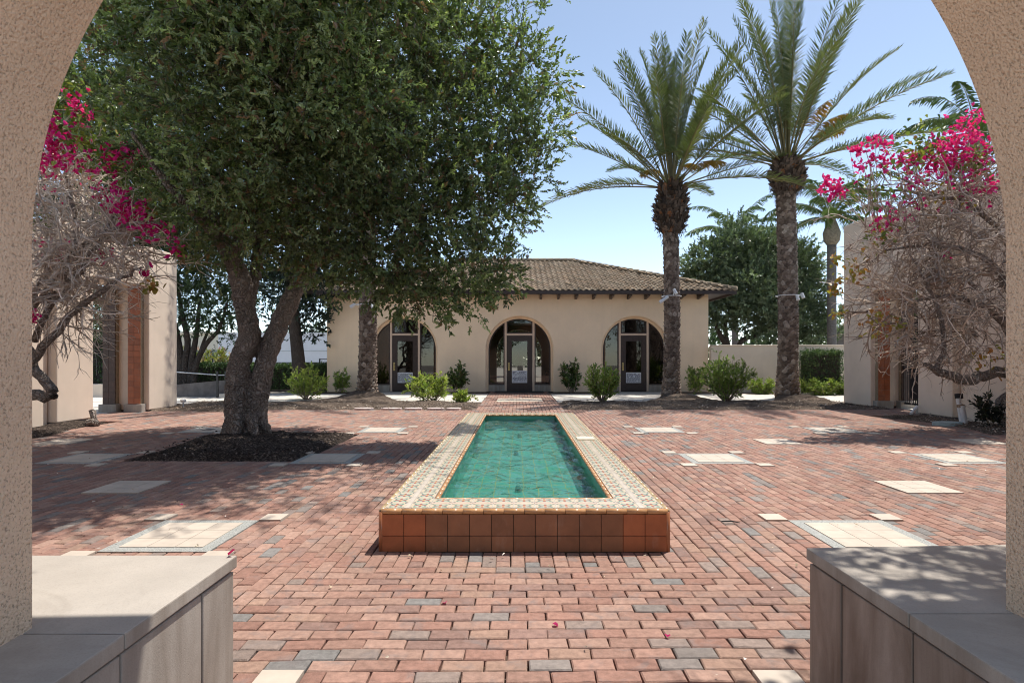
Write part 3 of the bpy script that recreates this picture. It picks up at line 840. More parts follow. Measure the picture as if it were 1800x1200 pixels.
gateway(1, GR, 13.3, 14.45, 16.4, 17.75, 5.45, 'stucco gateway with terracotta tile column and black iron gate')
for (s, X, yn, label) in ((-1, GL, 12.17, 'tall stucco courtyard wall behind the sun-bleached bougainvillea'), (1, GR, 13.27, 'tall stucco courtyard wall behind the dense brown bougainvillea')):
    a, b_ = sorted((X + s * .17, X + s * .6))
    V, F = box(a, b_, 2.4, yn, -.05, 4.15 if s < 0 else 5.3)
    tag(mk('courtyard_wall', V, F, M['gate_stucco'], bevel=.02), label, 'wall')
# iron gate in the right-hand gateway
g_ = thing('iron_gate', 'black iron bar gate standing in the gateway with terracotta column', 'gate', (10.85, 15.4, 0))
fr = MB()
for z in (.12, 1.1, 2.35): fr.box(10.83, 10.87, 14.55, 16.3, z, z + .05)
for y in (14.5, 15.39, 15.45, 16.3): fr.box(10.82, 10.88, y, y + .05, .05, 2.45)
fr.build('frame', M['black_iron'], g_)
br = MB()
for i in range(22):
    y = 14.6 + i * .078
    if abs(y - 15.42) > .05: br.tube([(10.85, y, .13), (10.85, y, 2.38)], .011, 6)
br.build('bars', M['black_iron'], g_)
V, F = box(10.82, 10.89, 15.55, 15.95, .3, 1.15); mk('lock_plate', V, F, M['black_iron'], g_, bevel=.01)
# low wall joining building and gateway
V, F = box(7.93, 13.8, 23.72, 23.98, -.1, 1.9)
lw = thing('garden_wall', 'low tan stucco garden wall between the building and right gateway', 'wall', (10.8, 23.85, 0))
mk('wall', V, F, M['low_wall_stucco'], lw)
V, F = box(7.95, 13.8, 23.69, 24.01, 1.9, 1.945); mk('coping', V, F, M['low_wall_stucco'], lw, bevel=.015)
# ================================================================ the building
bld = thing('stucco_building', 'cream stucco building with clay tile roof and three arched doorways', 'building', (AX, 29, 0))
BX0, BX1, BY, BYB, BZ = -7.95, 7.9, 24.0, 34.2, 4.12
ARCH = [-4.78, AX + .01, 4.87]
R1, R2, ZSP = 1.43, 1.31, 1.75
def archwall(xl, xr, centers, y_out, y_in, z_top, r_out, r_in, depth1):
    """wall with round-headed openings: outer ring, splay, inner ring"""
    mb = MB(); q = 28
    s = 1 if y_in > y_out else -1
    xs_prev = xl
    def quad(a): mb.add(a, [[0, 1, 2, 3]] if s > 0 else [[3, 2, 1, 0]])
    for c in centers:
        quad([(xs_prev, y_out, 0), (c - r_out, y_out, 0), (c - r_out, y_out, z_top), (xs_prev, y_out, z_top)])
        xs_prev = c + r_out
        an = np.linspace(math.pi, 0, q + 1)
        po = [(c + r_out * math.cos(a), ZSP + r_out * math.sin(a)) for a in an]
        pi_ = [(c + r_in * math.cos(a), ZSP + r_in * math.sin(a)) for a in an]
        pm = [(c + (r_out - .035) * math.cos(a), ZSP + (r_out - .035) * math.sin(a)) for a in an]
        for i in range(q):
            (xa, za), (xb, zb) = po[i], po[i + 1]
            quad([(xa, y_out, za), (xb, y_out, zb), (xb, y_out, z_top), (xa, y_out, z_top)])
        rings = [(po, y_out), (pm, y_out + s * .035), (pm, y_out + s * depth1), (pi_, y_out + s * depth1), (pi_, y_in)]
        for (p0, ya), (p1, yb) in zip(rings[:-1], rings[1:]):
            a = [(p0[0][0], 0)] + p0 + [(p0[-1][0], 0)]; b_ = [(p1[0][0], 0)] + p1 + [(p1[-1][0], 0)]
            for i in range(len(a) - 1):
                quad([(a[i][0], ya, a[i][1]), (b_[i][0], yb, b_[i][1]), (b_[i + 1][0], yb, b_[i + 1][1]), (a[i + 1][0], ya, a[i + 1][1])])
    quad([(xs_prev, y_out, 0), (xr, y_out, 0), (xr, y_out, z_top), (xs_prev, y_out, z_top)])
    return mb
archwall(BX0, BX1, ARCH, BY, BY + .52, BZ, R1, R2, .30).build('wall', M['wall_stucco'], bld)
archwall(BX0, BX1, [AX], BYB, BYB - .4, BZ, R1, R2, .25).build('rear_wall', M['wall_stucco'], bld)
b = MB(); b.add([(BX0, BY, -.05), (BX0, BYB, -.05), (BX0, BYB, BZ), (BX0, BY, BZ)], [[0, 3, 2, 1]]); b.build('side_wall', M['wall_stucco'], bld); b = MB(); b.add([(BX1, BY, -.05), (BX1, BYB, -.05), (BX1, BYB, BZ), (BX1, BY, BZ)], [[0, 1, 2, 3]])
b.build('side_wall', M['wall_stucco'], bld)
V, F = box(BX0 + .05, BX1 - .05, BY + .012, BYB, -.3, .0); mk('floor_slab', V, F, M['interior'], bld)
b = MB()                                              # dark strip set in as the shadow line under the stucco
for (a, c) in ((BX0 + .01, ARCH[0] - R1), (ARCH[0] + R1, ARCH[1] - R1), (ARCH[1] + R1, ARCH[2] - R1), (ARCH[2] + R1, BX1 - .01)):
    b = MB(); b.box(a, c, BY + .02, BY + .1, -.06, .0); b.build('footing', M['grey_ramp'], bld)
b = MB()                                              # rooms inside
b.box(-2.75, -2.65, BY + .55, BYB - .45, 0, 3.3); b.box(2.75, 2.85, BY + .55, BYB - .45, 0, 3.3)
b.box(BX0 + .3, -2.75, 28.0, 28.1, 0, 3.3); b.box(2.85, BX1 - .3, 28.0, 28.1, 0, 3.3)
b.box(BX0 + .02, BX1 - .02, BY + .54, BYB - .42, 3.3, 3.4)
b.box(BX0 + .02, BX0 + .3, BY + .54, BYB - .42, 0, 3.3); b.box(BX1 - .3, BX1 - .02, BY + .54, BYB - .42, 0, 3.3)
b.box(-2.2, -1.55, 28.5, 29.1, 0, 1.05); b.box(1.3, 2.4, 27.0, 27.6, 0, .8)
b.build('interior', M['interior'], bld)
# doors, sidelights and transoms
def arc_z(dx, r=R2): return ZSP + math.sqrt(max(r * r - dx * dx, 0))
def inset_frame(outer, inner, y0_, y1_):
    n_ = len(outer)
    V = [(x, y0_, z) for x, z in outer] + [(x, y0_, z) for x, z in inner] + [(x, y1_, z) for x, z in outer] + [(x, y1_, z) for x, z in inner]
    F = []
    for i in range(n_):
        j = (i + 1) % n_
        F += [[i, j, n_ + j, n_ + i], [n_ + i, n_ + j, 3 * n_ + j, 3 * n_ + i], [2 * n_ + i, 3 * n_ + i, 3 * n_ + j, 2 * n_ + j], [i, 2 * n_ + i, 2 * n_ + j, j]]
    return V, F
YF = BY + .36
def offset_poly(p, d):
    p = np.asarray(p, float); n_ = len(p); out = []
    for i in range(n_):
        a, b_, c = p[i - 1], p[i], p[(i + 1) % n_]
        e1 = nrm(b_ - a); e2 = nrm(c - b_)
        n1 = np.array([-e1[1], e1[0]]); n2 = np.array([-e2[1], e2[0]])
        bis = nrm(n1 + n2); k = d / max(0.35, float(bis @ n1))
        out.append(b_ + bis * k)
    return out
for ci, c in enumerate(ARCH):
    fb = MB()
    for s in (-1, 1):
        xa, xb = sorted((c + s * .545, c + s * .63))
        fb.add(*poly_prism([(xa, 0.0), (xb, 0.0), (xb, arc_z(xb - c) - .002), (xa, arc_z(xa - c) - .002)], YF, YF + .12))
    fb.box(c - .545, c + .545, YF + .004, YF + .11, 2.36, 2.44)
    fb.build('beige_mullion', M['beige_paint'], bld)
    for s in (-1, 1):                                  # sidelights on plinths
        V, F = box(*sorted((c + s * .631, c + s * (R2 - .003))), YF - .05, YF + .12, 0, .27); mk('plinth', V, F, M['ledge'], bld, bevel=.008)
        xs_ = np.linspace(.633, R2 - .006, 14)
        pts = [(c + .633, .275), (c + R2 - .006, .275)] + [(c + x, arc_z(x, R2 - .004)) for x in xs_[::-1]]
        inn = [tuple(v) for v in offset_poly(pts, .048)]
        if s < 0:
            pts = [(2 * c - x, z) for x, z in pts]; inn = [(2 * c - x, z) for x, z in inn]
        V, F = inset_frame(pts, inn, YF + .02, YF + .07)
        o = mk('window_frame', V, F, M['brown_wood'], bld)
        V = [(x, YF + .045, z) for x, z in inn]; mk('pane', V, [list(range(len(inn)))], M['glass'], o)
    xs_ = np.linspace(-.542, .542, 15)
    pts = [(c - .542, 2.445), (c + .542, 2.445)] + [(c + x, arc_z(x, R2 - .004)) for x in xs_[::-1]]
    inn = [tuple(v) for v in offset_poly(pts, .045)]
    V, F = inset_frame(pts, inn, YF + .02, YF + .07)
    o = mk('window_frame', V, F, M['brown_wood'], bld)
    mk('pane', [(x, YF + .045, z) for x, z in inn], [list(range(len(inn)))], M['glass'], o)
    # the door leaf
    pts = [(c - .54, .012), (c + .54, .012), (c + .54, 2.355), (c - .54, 2.355)]
    inn = [(c - .345, .33), (c + .345, .33), (c + .345, 2.14), (c - .345, 2.14)]
    V, F = inset_frame(pts, inn, YF + .02, YF + .07)
    d = mk('door', V, F, M['brown_wood'], bld)
    V, F = inset_frame([(c - .344, .331), (c + .344, .331), (c + .344, 2.139), (c - .344, 2.139)], [(c - .325, .35), (c + .325, .35), (c + .325, 2.12), (c - .325, 2.12)], YF + .012, YF + .06)
    mk('glazing_bead', V, F, M['brown_wood'], d)
    mk('pane', [(c - .326, YF + .045, .349), (c + .326, YF + .045, .349), (c + .326, YF + .045, 2.121), (c - .326, YF + .045, 2.121)], [[0, 1, 2, 3]], M['glass'], d)
    h = MB(); h.box(c - .49, c - .415, YF + .005, YF + .019, .88, 1.22); h.tube([(c - .452, YF - .03, .93), (c - .452, YF - .045, 1.0), (c - .452, YF - .045, 1.1), (c - .452, YF - .03, 1.17)], .013, 8)
    h.build('handle', M['brass'], d)
    nb_ = MB(); z1_ = .88 if ci == 1 else .80; z0_ = .36
    nb_.box(c - .32, c + .32, YF + .034, YF + .040, z0_, z1_); nb_.build('notice', M['paper'], d)
    tx = MB(); r_ = 9
    for i in range(r_):
        zz = z1_ - .05 - i * (z1_ - z0_ - .07) / r_
        x_ = c - .29
        while x_ < c + .27:
            wl = rng.uniform(.03, .10)
            if rng.random() < .86: tx.box(x_, min(x_ + wl, c + .295), YF + .031, YF + .0335, zz - .022, zz)
            x_ += wl + .014
    tx.build('lettering', M['ink'], d)
V, F = box(AX - 1.0, AX + 1.0, 23.3, 24.2, .012, .026)
tag(mk('door_mat', V, F, M['dark_rubber'], bevel=.005), 'dark rubber mat lying before the middle arched doorway', 'mat')

# --- roof
EY, EZ, EX0, EX1, RD, RZ = 23.15, 4.10, -8.62, 8.72, 6.0, 6.26
deckN = MB()
rx0, rx1, ry = EX0 + RD, EX1 - RD, EY + RD
EYB = EY + 2 * RD
eav = [(EX0, EY, EZ), (EX1, EY, EZ), (EX1, EYB, EZ), (EX0, EYB, EZ)]
deckN.add(eav + [(rx0, ry, RZ), (rx1, ry, RZ)], [[0, 1, 5, 4], [1, 2, 5], [2, 3, 4, 5], [3, 0, 4]])
deckN.build('roof_deck', M['brown_wood'], bld)
V, F = box(EX0 + .03, EX1 - .03, EY + .03, EYB - .03, EZ - .05, EZ - .012); mk('soffit', V, F, M['brown_wood'], bld)
b = MB()
b.box(EX0 - .02, EX1 + .02, EY - .045, EY + .0, EZ - .13, EZ + .012); b.box(EX1 - .0, EX1 + .045, EY, EYB, EZ - .13, EZ + .012); b.box(EX0 - .045, EX0, EY, EYB, EZ - .13, EZ + .012)
b.build('fascia', M['brown_wood'], bld)
rt = MB()
TW, TL = .235, .355
sl = math.hypot(RD, RZ - EZ)
rows = int(sl / TL)
def tile_slope(o, ud, vd, ulen):
    nd = np.cross(ud, vd); nd /= np.linalg.norm(nd)
    pr = np.linspace(0, 1, 9)
    hgt = .042 * np.where(pr < .62, np.sin(pr / .62 * np.pi), -.42 * np.sin((pr - .62) / .38 * np.pi)) + .018
    k = int(ulen / TW)
    for r_ in range(rows + 1):
        v0 = r_ * TL - .06; v1 = min(v0 + TL + .03, sl)
        for i in range(k + 1):
            u0 = i * TW; uc = u0 + TW / 2
            lim = max(v0, 0) * RD / sl
            if uc < lim - .02 or uc > ulen - lim + .02: continue
            us = u0 + pr * TW
            jz = rng.normal(0, .004); tl_ = rng.normal(0, .004)
            lo = np.array(o) + us[:, None] * ud + (v0 + rng.normal(0, .006)) * vd + (hgt + .036 + jz)[:, None] * nd
            hi = np.array(o) + us[:, None] * ud + v1 * vd + (hgt + .006 + jz + tl_)[:, None] * nd
            un = lo - .020 * nd
            V = np.concatenate([lo, hi, un]); a = np.arange(8)[:, None]
            F = np.concatenate([np.concatenate([a, a + 1, a + 10, a + 9], 1), np.concatenate([a + 18, a + 19, a + 1, a], 1)])
            cb = np.array([(0.31, 0.235, 0.165), (0.35, 0.275, 0.20), (0.265, 0.20, 0.14), (0.32, 0.23, 0.155)])[rng.integers(4)] * rng.uniform(.85, 1.15)
            rt.add(V, F, cb)
up = np.array([0, RD, RZ - EZ]) / sl
tile_slope((EX0, EY, EZ), np.array([1., 0, 0]), up, EX1 - EX0)
tile_slope((EX1, EY, EZ), np.array([0, 1., 0]), np.array([-RD, 0, RZ - EZ]) / sl, EYB - EY)
tile_slope((EX0, EYB, EZ), np.array([0, -1., 0]), np.array([RD, 0, RZ - EZ]) / sl, EYB - EY)
roof = rt.build('roof_tiles', M['roof_tile'], bld, smooth=True)
cp = MB()
def caps(p, q):
    p, q = np.array(p, float), np.array(q, float); L = np.linalg.norm(q - p); k = int(L / .36)
    for i in range(k):
        a = p + (q - p) * (i - .08) / k; e = p + (q - p) * (i + 1.0) / k
        a = a + np.array([0, 0, .06 + .018]); e = e + np.array([0, 0, .06])
        cp.tube([a, e], [.118, .10], 10, np.array([0.27, 0.215, 0.155]) * rng.uniform(.8, 1.15))
caps((EX1, EY, EZ), (rx1, ry, RZ)); caps((EX0, EY, EZ), (rx0, ry, RZ)); caps((rx1 + .1, ry, RZ), (rx0, ry, RZ))
caps((EX1, EYB, EZ), (rx1, ry, RZ)); caps((EX0, EYB, EZ), (rx0, ry, RZ))
cp.build('ridge_tiles', M['roof_tile'], bld, smooth=True)
x = BX0 + .18
while x < BX1:
    V, F = box(x - .045, x + .045, EY + .10, BY - .004, EZ - .26, EZ - .055)
    V = [list(v) for v in V]
    for i in (0, 1): V[i][2] = EZ - .17
    mk('rafter_tail', V, F, M['brown_wood'], bld); x += .725
vp = MB(); X_, Y_, Z_ = P(927, 462, ry); vp.tube([(X_, Y_, 6.1), (X_, Y_, 6.55)], .06, 10); vp.tube([(X_, Y_, 6.50), (X_, Y_, 6.54), (X_, Y_, 6.62)], [.06, .11, .05], 10)
vp.build('vent_pipe', M['grey_ramp'], bld)

# ================================================================ things farther off on the left
V, F = plan_prism([(-12.45, 20.9), (-10.5, 20.9), (-10.5, 21.1), (-12.45, 21.1)], -.06, .62)
V = [list(v) for v in V]
for i in (4, 7): V[i][2] = .44
tag(mk('ramp_wall', V, F, M['grey_ramp']), 'dark grey sloping ramp wall behind the oak on the left', 'wall')
V, F = box(-10.48, -8.9, 21.5, 21.7, -.06, .62)
hr = thing('handrail', 'slim steel handrail on black posts above the grey ramp wall', 'handrail', (-11.6, 20.7, 0))
b = MB()
for x in (-12.35, -10.75, -10.45): b.box(x - .03, x + .03, 20.6, 20.66, -.05, .93)
b.build('posts', M['black_iron'], hr)
b = MB(); b.tube([(-12.5, 20.63, .93), (-10.7, 20.63, .80), (-10.4, 20.63, .80)], .02, 8); b.build('rail', M['steel'], hr)
V, F = box(-10.62, -10.3, 20.5, 20.75, -.05, .13); mk('footing', V, F, M['walk'], hr)
V, F = box(-17.5, -14.2, 20.9, 21.2, -.06, .46)
tag(mk('planter_wall', V, F, M['low_wall_stucco']), 'low beige planter wall seen through the opening of the left gateway', 'wall')
# iron fence on the far side of the hedge
fe = thing('iron_fence', 'black iron fence with a band of rings above the clipped hedge', 'fence', (-10.4, 27.4, 0))
b = MB()
b.box(-14.5, -8.9, 27.38, 27.42, 1.17, 1.21); b.box(-14.5, -8.9, 27.38, 27.42, 1.02, 1.05); b.box(-9.4, -8.0, 27.38, 27.42, 1.33, 1.37); b.box(-14.5, -8.0, 27.38, 27.42, .1, .13)
x = -14.5
while x < -8: b.box(x - .008, x + .008, 27.39, 27.41, .1, 1.02); x += .12
b.build('rails', M['black_iron'], fe)
b = MB(); x = -14.3
while x < -8.1:
    a = np.linspace(0, 2 * np.pi, 13); zc_ = 1.11 if x < -9.4 else 1.2
    b.tube(np.stack([x + .055 * np.cos(a), np.full(13, 27.4), zc_ + .055 * np.sin(a)], 1), .008, 4, cap=False); x += .125
b.build('rings', M['black_iron'], fe)
b = MB()
for x in (-14.5, -12.0, -11.75, -9.42, -8.0): b.box(x - .025, x + .025, 27.37, 27.43, 0, 1.38)
b.build('posts', M['black_iron'], fe)
ww = thing('white_warehouse', 'plain white low building standing far behind the hedge', 'building', (-17, 46, 0))
V, F = box(-23.9, -9.0, 46, 58, -.05, 3.32); mk('wall', V, F, M['white_wall'], ww)
V, F = box(-23.95, -8.95, 45.97, 46.0, 1.95, 2.0); mk('wall_joint', V, F, M['steel'], ww)
V, F = box(-23.95, -8.95, 45.95, 58.05, 3.32, 3.42); mk('parapet_cap', V, F, M['white_wall'], ww)
fb_ = thing('office_building', 'distant cream building with a band of windows behind the thin trees', 'building', (-44, 72, 0))
V, F = box(-62, -36.5, 72, 84, -.05, 4.4); mk('wall', V, F, M['far_beige'], fb_)
for i in range(10):
    V, F = box(-61 + i * 2.4, -59 + i * 2.4, 71.94, 71.99, 1.0, 2.4); mk('window', V, F, plain('far_glass', (.16, .18, .17), .2, .5), fb_) if i == 0 else None
    if i: mk('window', V, F, bpy.data.materials['far_glass'], fb_)
V, F = box(-62.2, -36.3, 71.7, 84.2, 4.4, 4.7); mk('roof', V, F, M['far_beige'], fb_)

# ================================================================ small things
for i, (px, w) in enumerate(((640, .60), (688, .62), (727, .55), (766, .52), (797, .42))):
    c = P(px, 718, 1); y = 15.72; X_ = (px - CX) * y / F_PX; k = 9
    a = np.sort(rng.uniform(0, 2 * np.pi, k)); a = np.linspace(0, 2 * np.pi, k, endpoint=False) + rng.uniform(-.2, .2, k)
    pts = [(X_ + w * .5 * math.cos(t) * rng.uniform(.85, 1.05), y + .14 * math.sin(t) * rng.uniform(.85, 1.05)) for t in a]
    V, F = plan_prism(pts, -.02, .055)
    lab = ['flat pale stepping stone farthest left in the row at the mulch edge', 'flat pale stepping stone second from the left at the mulch edge', 'flat pale stepping stone in the middle of the row at the mulch edge', 'flat pale stepping stone second from the right at the mulch edge', 'smallest flat pale stepping stone, nearest the brick path'][i]
    tag(mk('stepping_stone', V, F, M['stone'], bevel=.012), lab, 'stone', 'stepping stones along the mulch bed')
pr_ = thing('irrigation_pipe', 'pair of white plastic riser pipes with one black cap leaning by the right wall', 'pipe', (9.55, 12.6, 0))
b = MB(); p0, p1 = P(1691, 745, 12.35), P(1684, 697, 12.5); b.tube([p0, p1], .045, 12); b.build('pipe', M['white_plastic'], pr_)
b = MB(); q0, q1 = P(1697, 747, 12.25), P(1691, 713, 12.3); b.tube([q0, q1], .05, 12); b.build('pipe', M['white_plastic'], pr_)
b = MB(); q2, q3 = P(1686, 700, 12.48), P(1685, 692, 12.5); b.tube([q2, q3], .075, 12); b.build('cap', M['dark_rubber'], pr_)
b = MB(); b.tube([P(1689.5, 716, 12.33), P(1689, 711, 12.34)], .075, 12); b.build('collar', plain('tape_brown', (.22, .15, .09)), pr_)
st = MB(); st.tube([P(1601, 727, 14.2), P(1612, 714, 14.35)], .035, 10)
tag(st.build('loose_pipe', M['white_plastic']), 'short white pipe leaning against the gateway opening on the right', 'pipe')
c_ = P(1665, 746, 12.1)
b = MB(); a = np.linspace(0, 2 * np.pi, 20, endpoint=False)
b.add(*plan_prism([(c_[0] + .30 * math.cos(t), c_[1] + .17 * math.sin(t)) for t in a], -.02, .075))
tag(b.build('valve_lid', plain('valve_blue_grey', (.34, .42, .42), .6, .3), bevel=.012), 'blue grey oval valve lid lying in the mulch by the right wall', 'lid')
pl = thing('path_light', 'small grey path light on a stake beside the left gateway pillar', 'light', (-9.2, 15.9, 0))
c_ = P(322, 716, 16.2)
b = MB(); b.tube([(c_[0], c_[1], 0), (c_[0], c_[1], .16)], .02, 8); b.build('stake', M['steel'], pl)
b = MB(); b.tube([(c_[0], c_[1], .16), (c_[0], c_[1], .24), (c_[0], c_[1], .27)], [.06, .075, .02], 12); b.build('lamp_head', M['white_plastic'], pl)
c_ = P(163, 748, 12.05)
b = MB(); b.tube([(c_[0] + .05, c_[1], 0), (c_[0] + .02, c_[1], .18), (c_[0] - .03, c_[1], .33)], [.07, .055, .05], 8); b.tube([(c_[0], c_[1] - .1, .06), (c_[0] + .1, c_[1] - .12, .09), (c_[0] + .22, c_[1] - .12, .05)], [.09, .08, .05], 8)
tag(b.build('tree_stump', M['oak_bark']), 'dark cut stump at the foot of the left gateway pillar', 'stump')
g0 = P(1268, 922, 4.95); b = MB(); b.tube([(g0[0], 4.95, .012), (g0[0] + .08, 4.93, .02), (g0[0] + .14, 4.90, .014)], [.005, .006, .003], 6)
tag(b.build('fallen_twig', M['dark_rubber']), 'short black twig lying on the bricks right of the pool', 'twig')
po = P(1411, 688, 23.3)
V, F = box(po[0] - .07, po[0] + .07, 23.2, 23.34, -.05, 1.66)
tag(mk('wooden_post', V, F, M['brown_wood'], bevel=.01), 'dark brown square post before the low garden wall', 'post')

hedge_gate = None
def camera_pair(px, py, Y, r, label, heads):
    c = P(px, py, Y)
    t = thing('security_camera', label, 'camera', c, 'white cameras strapped to the palm trunks')
    a = np.linspace(0, 2 * np.pi, 25)
    b = MB(); b.tube(np.stack([c[0] + (r + .06) * np.cos(a), c[1] + (r + .06) * np.sin(a), np.full(25, c[2])], 1), .016, 6, cap=False); b.build('strap', M['white_plastic'], t)
    for (dx, dz, ex, ez) in heads:
        b = MB(); p0 = np.array([c[0] + dx, c[1] - r - .12, c[2] + dz]); p1 = p0 + np.array([ex, -.05, ez])
        b.tube([p0, p0 + (p1 - p0) * .7, p1], [.05, .055, .06], 12); b.tube([p0 + (p1 - p0) * .3, (p0[0], p0[1] + .08, c[2])], .018, 6)
        b.build('housing', M['white_plastic'], t)
camera_pair(645, 536, 20.15, .31, 'white cameras strapped to the palm partly hidden by the oak', [(-.28, .0, -.16, -.12), (.28, -.04, .1, -.2)])
camera_pair(1180, 521, 20.6, .285, 'white cameras angled outwards on the palm before the right arched doorway', [(-.22, -.05, -.3, -.2), (-.02, .22, .08, -.18)])
camera_pair(1385, 520, 20.3, .335, 'white cameras hanging on the palm before the low garden wall', [(.10, -.04, .02, -.16), (.26, .05, .04, -.18)])
# ================================================================ the oak
OAK_C = [(.14, .185, .082), (.205, .25, .12), (.085, .118, .050), (.31, .355, .20), (.23, .145, .09)]
oak = thing('oak_tree', 'big evergreen oak with forked trunk and dark dense crown in a soil bed', 'tree', (-4.8, 10.1, 0))
def PP(l): return np.array([P(a, b_, y) for a, b_, y in l])
tr = MB()
def limb(pts, r, k=16, m=6, rough=.05):
    p = catmull(pts, m); rr = np.interp(np.linspace(0, 1, len(p)), np.linspace(0, 1, len(r)), r)
    V, F = tube(p, rr, k, True)
    Vs = V[:-2].reshape(len(p), k, 3); ctr = p[:, None, :]
    ph = np.arange(k) * 2 * np.pi / k
    sc = 1 + rough * (np.sin(3 * ph[None] + 1.7 * np.arange(len(p))[:, None] * .25) + .7 * np.sin(5 * ph[None] - .3 * np.arange(len(p))[:, None])) + rng.normal(0, rough * .3, (len(p), k))
    Vs = ctr + (Vs - ctr) * sc[..., None]
    V = np.concatenate([Vs.reshape(-1, 3), V[-2:]])
    tr.add(V, F); return p
limb(PP([(418, 782, 10.15), (417, 740, 10.15), (416, 690, 10.15), (421, 640, 10.15), (438, 592, 10.15), (431, 545, 10.1), (424, 500, 10.0), (408, 455, 9.9), (382, 405, 9.6), (350, 330, 9.2), (320, 240, 8.9)]), [0.232, 0.200, 0.192, 0.184, 0.176, 0.160, .175, .15, .12, .09, .05], 20)
limb(PP([(452, 782, 10.3), (452, 740, 10.3), (455, 690, 10.3), (466, 640, 10.3), (482, 590, 10.35), (503, 545, 10.4), (523, 505, 10.5), (548, 455, 10.6), (590, 380, 10.7), (640, 280, 10.6), (690, 180, 10.4)]), [0.208, 0.176, 0.168, 0.164, 0.168, 0.160, 0.147, .15, .12, .09, .05], 20)
limb(PP([(433, 560, 10.1), (440, 515, 10.15), (449, 480, 10.3), (456, 430, 10.5), (470, 340, 10.6), (500, 220, 10.4), (520, 80, 10.2)]), [.12, .115, .10, .10, .09, .07, .04])
for pts, r in (([(395, 430, 9.8), (300, 330, 8.8), (230, 230, 8.2)], [.1, .06, .03]), ([(540, 470, 10.6), (640, 430, 10.2), (760, 470, 9.6)], [.1, .06, .025]), ([(600, 365, 10.7), (740, 310, 10.4), (880, 250, 10.2)], [.09, .06, .03]), ([(410, 455, 9.9), (440, 330, 9.0), (450, 160, 8.0)], [.09, .06, .03]), ([(640, 280, 10.6), (760, 150, 10.4), (850, 60, 10.5)], [.07, .05, .03]), ([(460, 400, 10.5), (380, 300, 11.6), (300, 200, 12.4)], [.08, .06, .03])):
    limb(PP(pts), r, 8)
for a in np.linspace(0, 2 * np.pi, 7, endpoint=False):  # root flare
    c0 = np.array([-4.82 + .20 * math.cos(a) * 1.2, 10.2 + .16 * math.sin(a), .42]); c1 = np.array([-4.82 + .36 * math.cos(a + .1) * 1.15, 10.2 + .36 * math.sin(a + .1), .03])
    limb([c0, (c0 + c1) / 2 + np.array([.02, 0, -.06]), c1], [.10, .09, .05], 8, 3)
tk = tr.build('trunk', M['oak_bark'], oak, smooth=True)
rm = tk.modifiers.new('remesh', 'REMESH'); rm.mode = 'VOXEL'; rm.voxel_size = .022; rm.use_smooth_shade = True
sm_ = tk.modifiers.new('smooth', 'SMOOTH'); sm_.iterations = 3; sm_.factor = .5
tx_ = bpy.data.textures.new('bark_relief', 'CLOUDS'); tx_.noise_scale = .10; tx_.noise_depth = 3
dm = tk.modifiers.new('relief', 'DISPLACE'); dm.texture = tx_; dm.texture_coords = 'GLOBAL'; dm.strength = .07; dm.mid_level = .5

def L(px, py, y, r): return (*P(px, py, y), r)
lob = []
for (px, py, y, r) in [
    (150, -40, 11.5, 1.5), (230, 0, 11.5, 1.4), (345, -70, 8.8, 1.2), (430, -50, 8.8, 1.25), (570, -70, 9.6, 1.4), (700, -60, 10.2, 1.35), (800, -30, 10.4, 1.0),
    (170, 110, 11.5, 1.35), (300, 90, 8.4, 1.1), (420, 60, 7.6, 1.0), (560, 70, 8.6, 1.15), (690, 80, 9.6, 1.1), (800, 90, 10.2, 1.0), (890, 110, 10.3, .72), (945, 135, 10.2, .52),
    (215, 220, 11.4, 1.2), (300, 240, 9.2, 1.05), (400, 230, 8.0, 1.0), (520, 220, 8.3, 1.05), (640, 230, 8.9, 1.1), (760, 220, 9.7, 1.1), (860, 210, 10.1, .9), (945, 215, 10.1, .58),
    (265, 330, 11.2, .95), (350, 340, 9.3, .95), (470, 330, 8.9, 1.0), (600, 330, 9.0, 1.05), (720, 330, 9.4, 1.05), (830, 310, 9.9, .95), (915, 300, 10.1, .68),
    (375, 430, 10.8, .6), (440, 390, 9.8, .8), (560, 410, 9.4, .85), (670, 420, 9.3, .9), (780, 400, 9.5, .9), (870, 370, 9.9, .72),
    (580, 475, 9.9, .45), (650, 478, 9.4, .55), (720, 490, 9.3, .58), (800, 480, 9.3, .65), (860, 465, 9.6, .5),
    (705, 520, 9.2, .30), (765, 528, 9.1, .36), (822, 528, 9.2, .34), (850, 545, 9.2, .17), (885, 500, 9.5, .26), (670, 505, 9.4, .3),
    (520, 180, 11.6, 1.2), (560, 150, 12.4, 1.3), (700, 150, 12.4, 1.3), (500, 70, 10.8, 1.2), (570, -60, 11.8, 1.3), (620, -100, 12.0, 1.5), (500, 330, 12.2, 1.1), (640, 330, 12.0, 1.1), (500, 350, 11.8, .9), (370, -150, 7.4, 1.0), (450, -170, 7.0, 1.1), (620, -160, 7.6, 1.1), (370, -10, 6.9, .8), (520, -20, 7.2, .9), (680, -40, 8.2, 1.0), (300, 20, 7.6, .75), (360, 160, 7.6, .75), (480, 140, 7.4, .75), (610, 150, 8.0, .8)]:
    lob.append(L(px, py, y, r))
lob += [(.2, 8.4, 8.2, 1.2), (-1.2, 8.0, 8.3, 1.3), (-2.6, 7.9, 8.4, 1.3), (-4.0, 7.8, 8.4, 1.3), (-.2, 9.8, 8.6, 1.3), (-1.8, 9.8, 8.9, 1.4), (-3.5, 9.8, 9.0, 1.4), (-1.9, 11.3, 8.6, 1.4), (-3.6, 11.3, 8.6, 1.4), (-.6, 11.0, 8.2, 1.2)]
hid = [l for l in lob if l[2] > 7.6]; vis = [l for l in lob if l[2] <= 7.6]
ba, da, la = lobe_shoots([(x_, y_, z_, r_ * .96) for (x_, y_, z_, r_) in vis], 31, .34); bb, db, lb2 = lobe_shoots(hid, 13, .4)
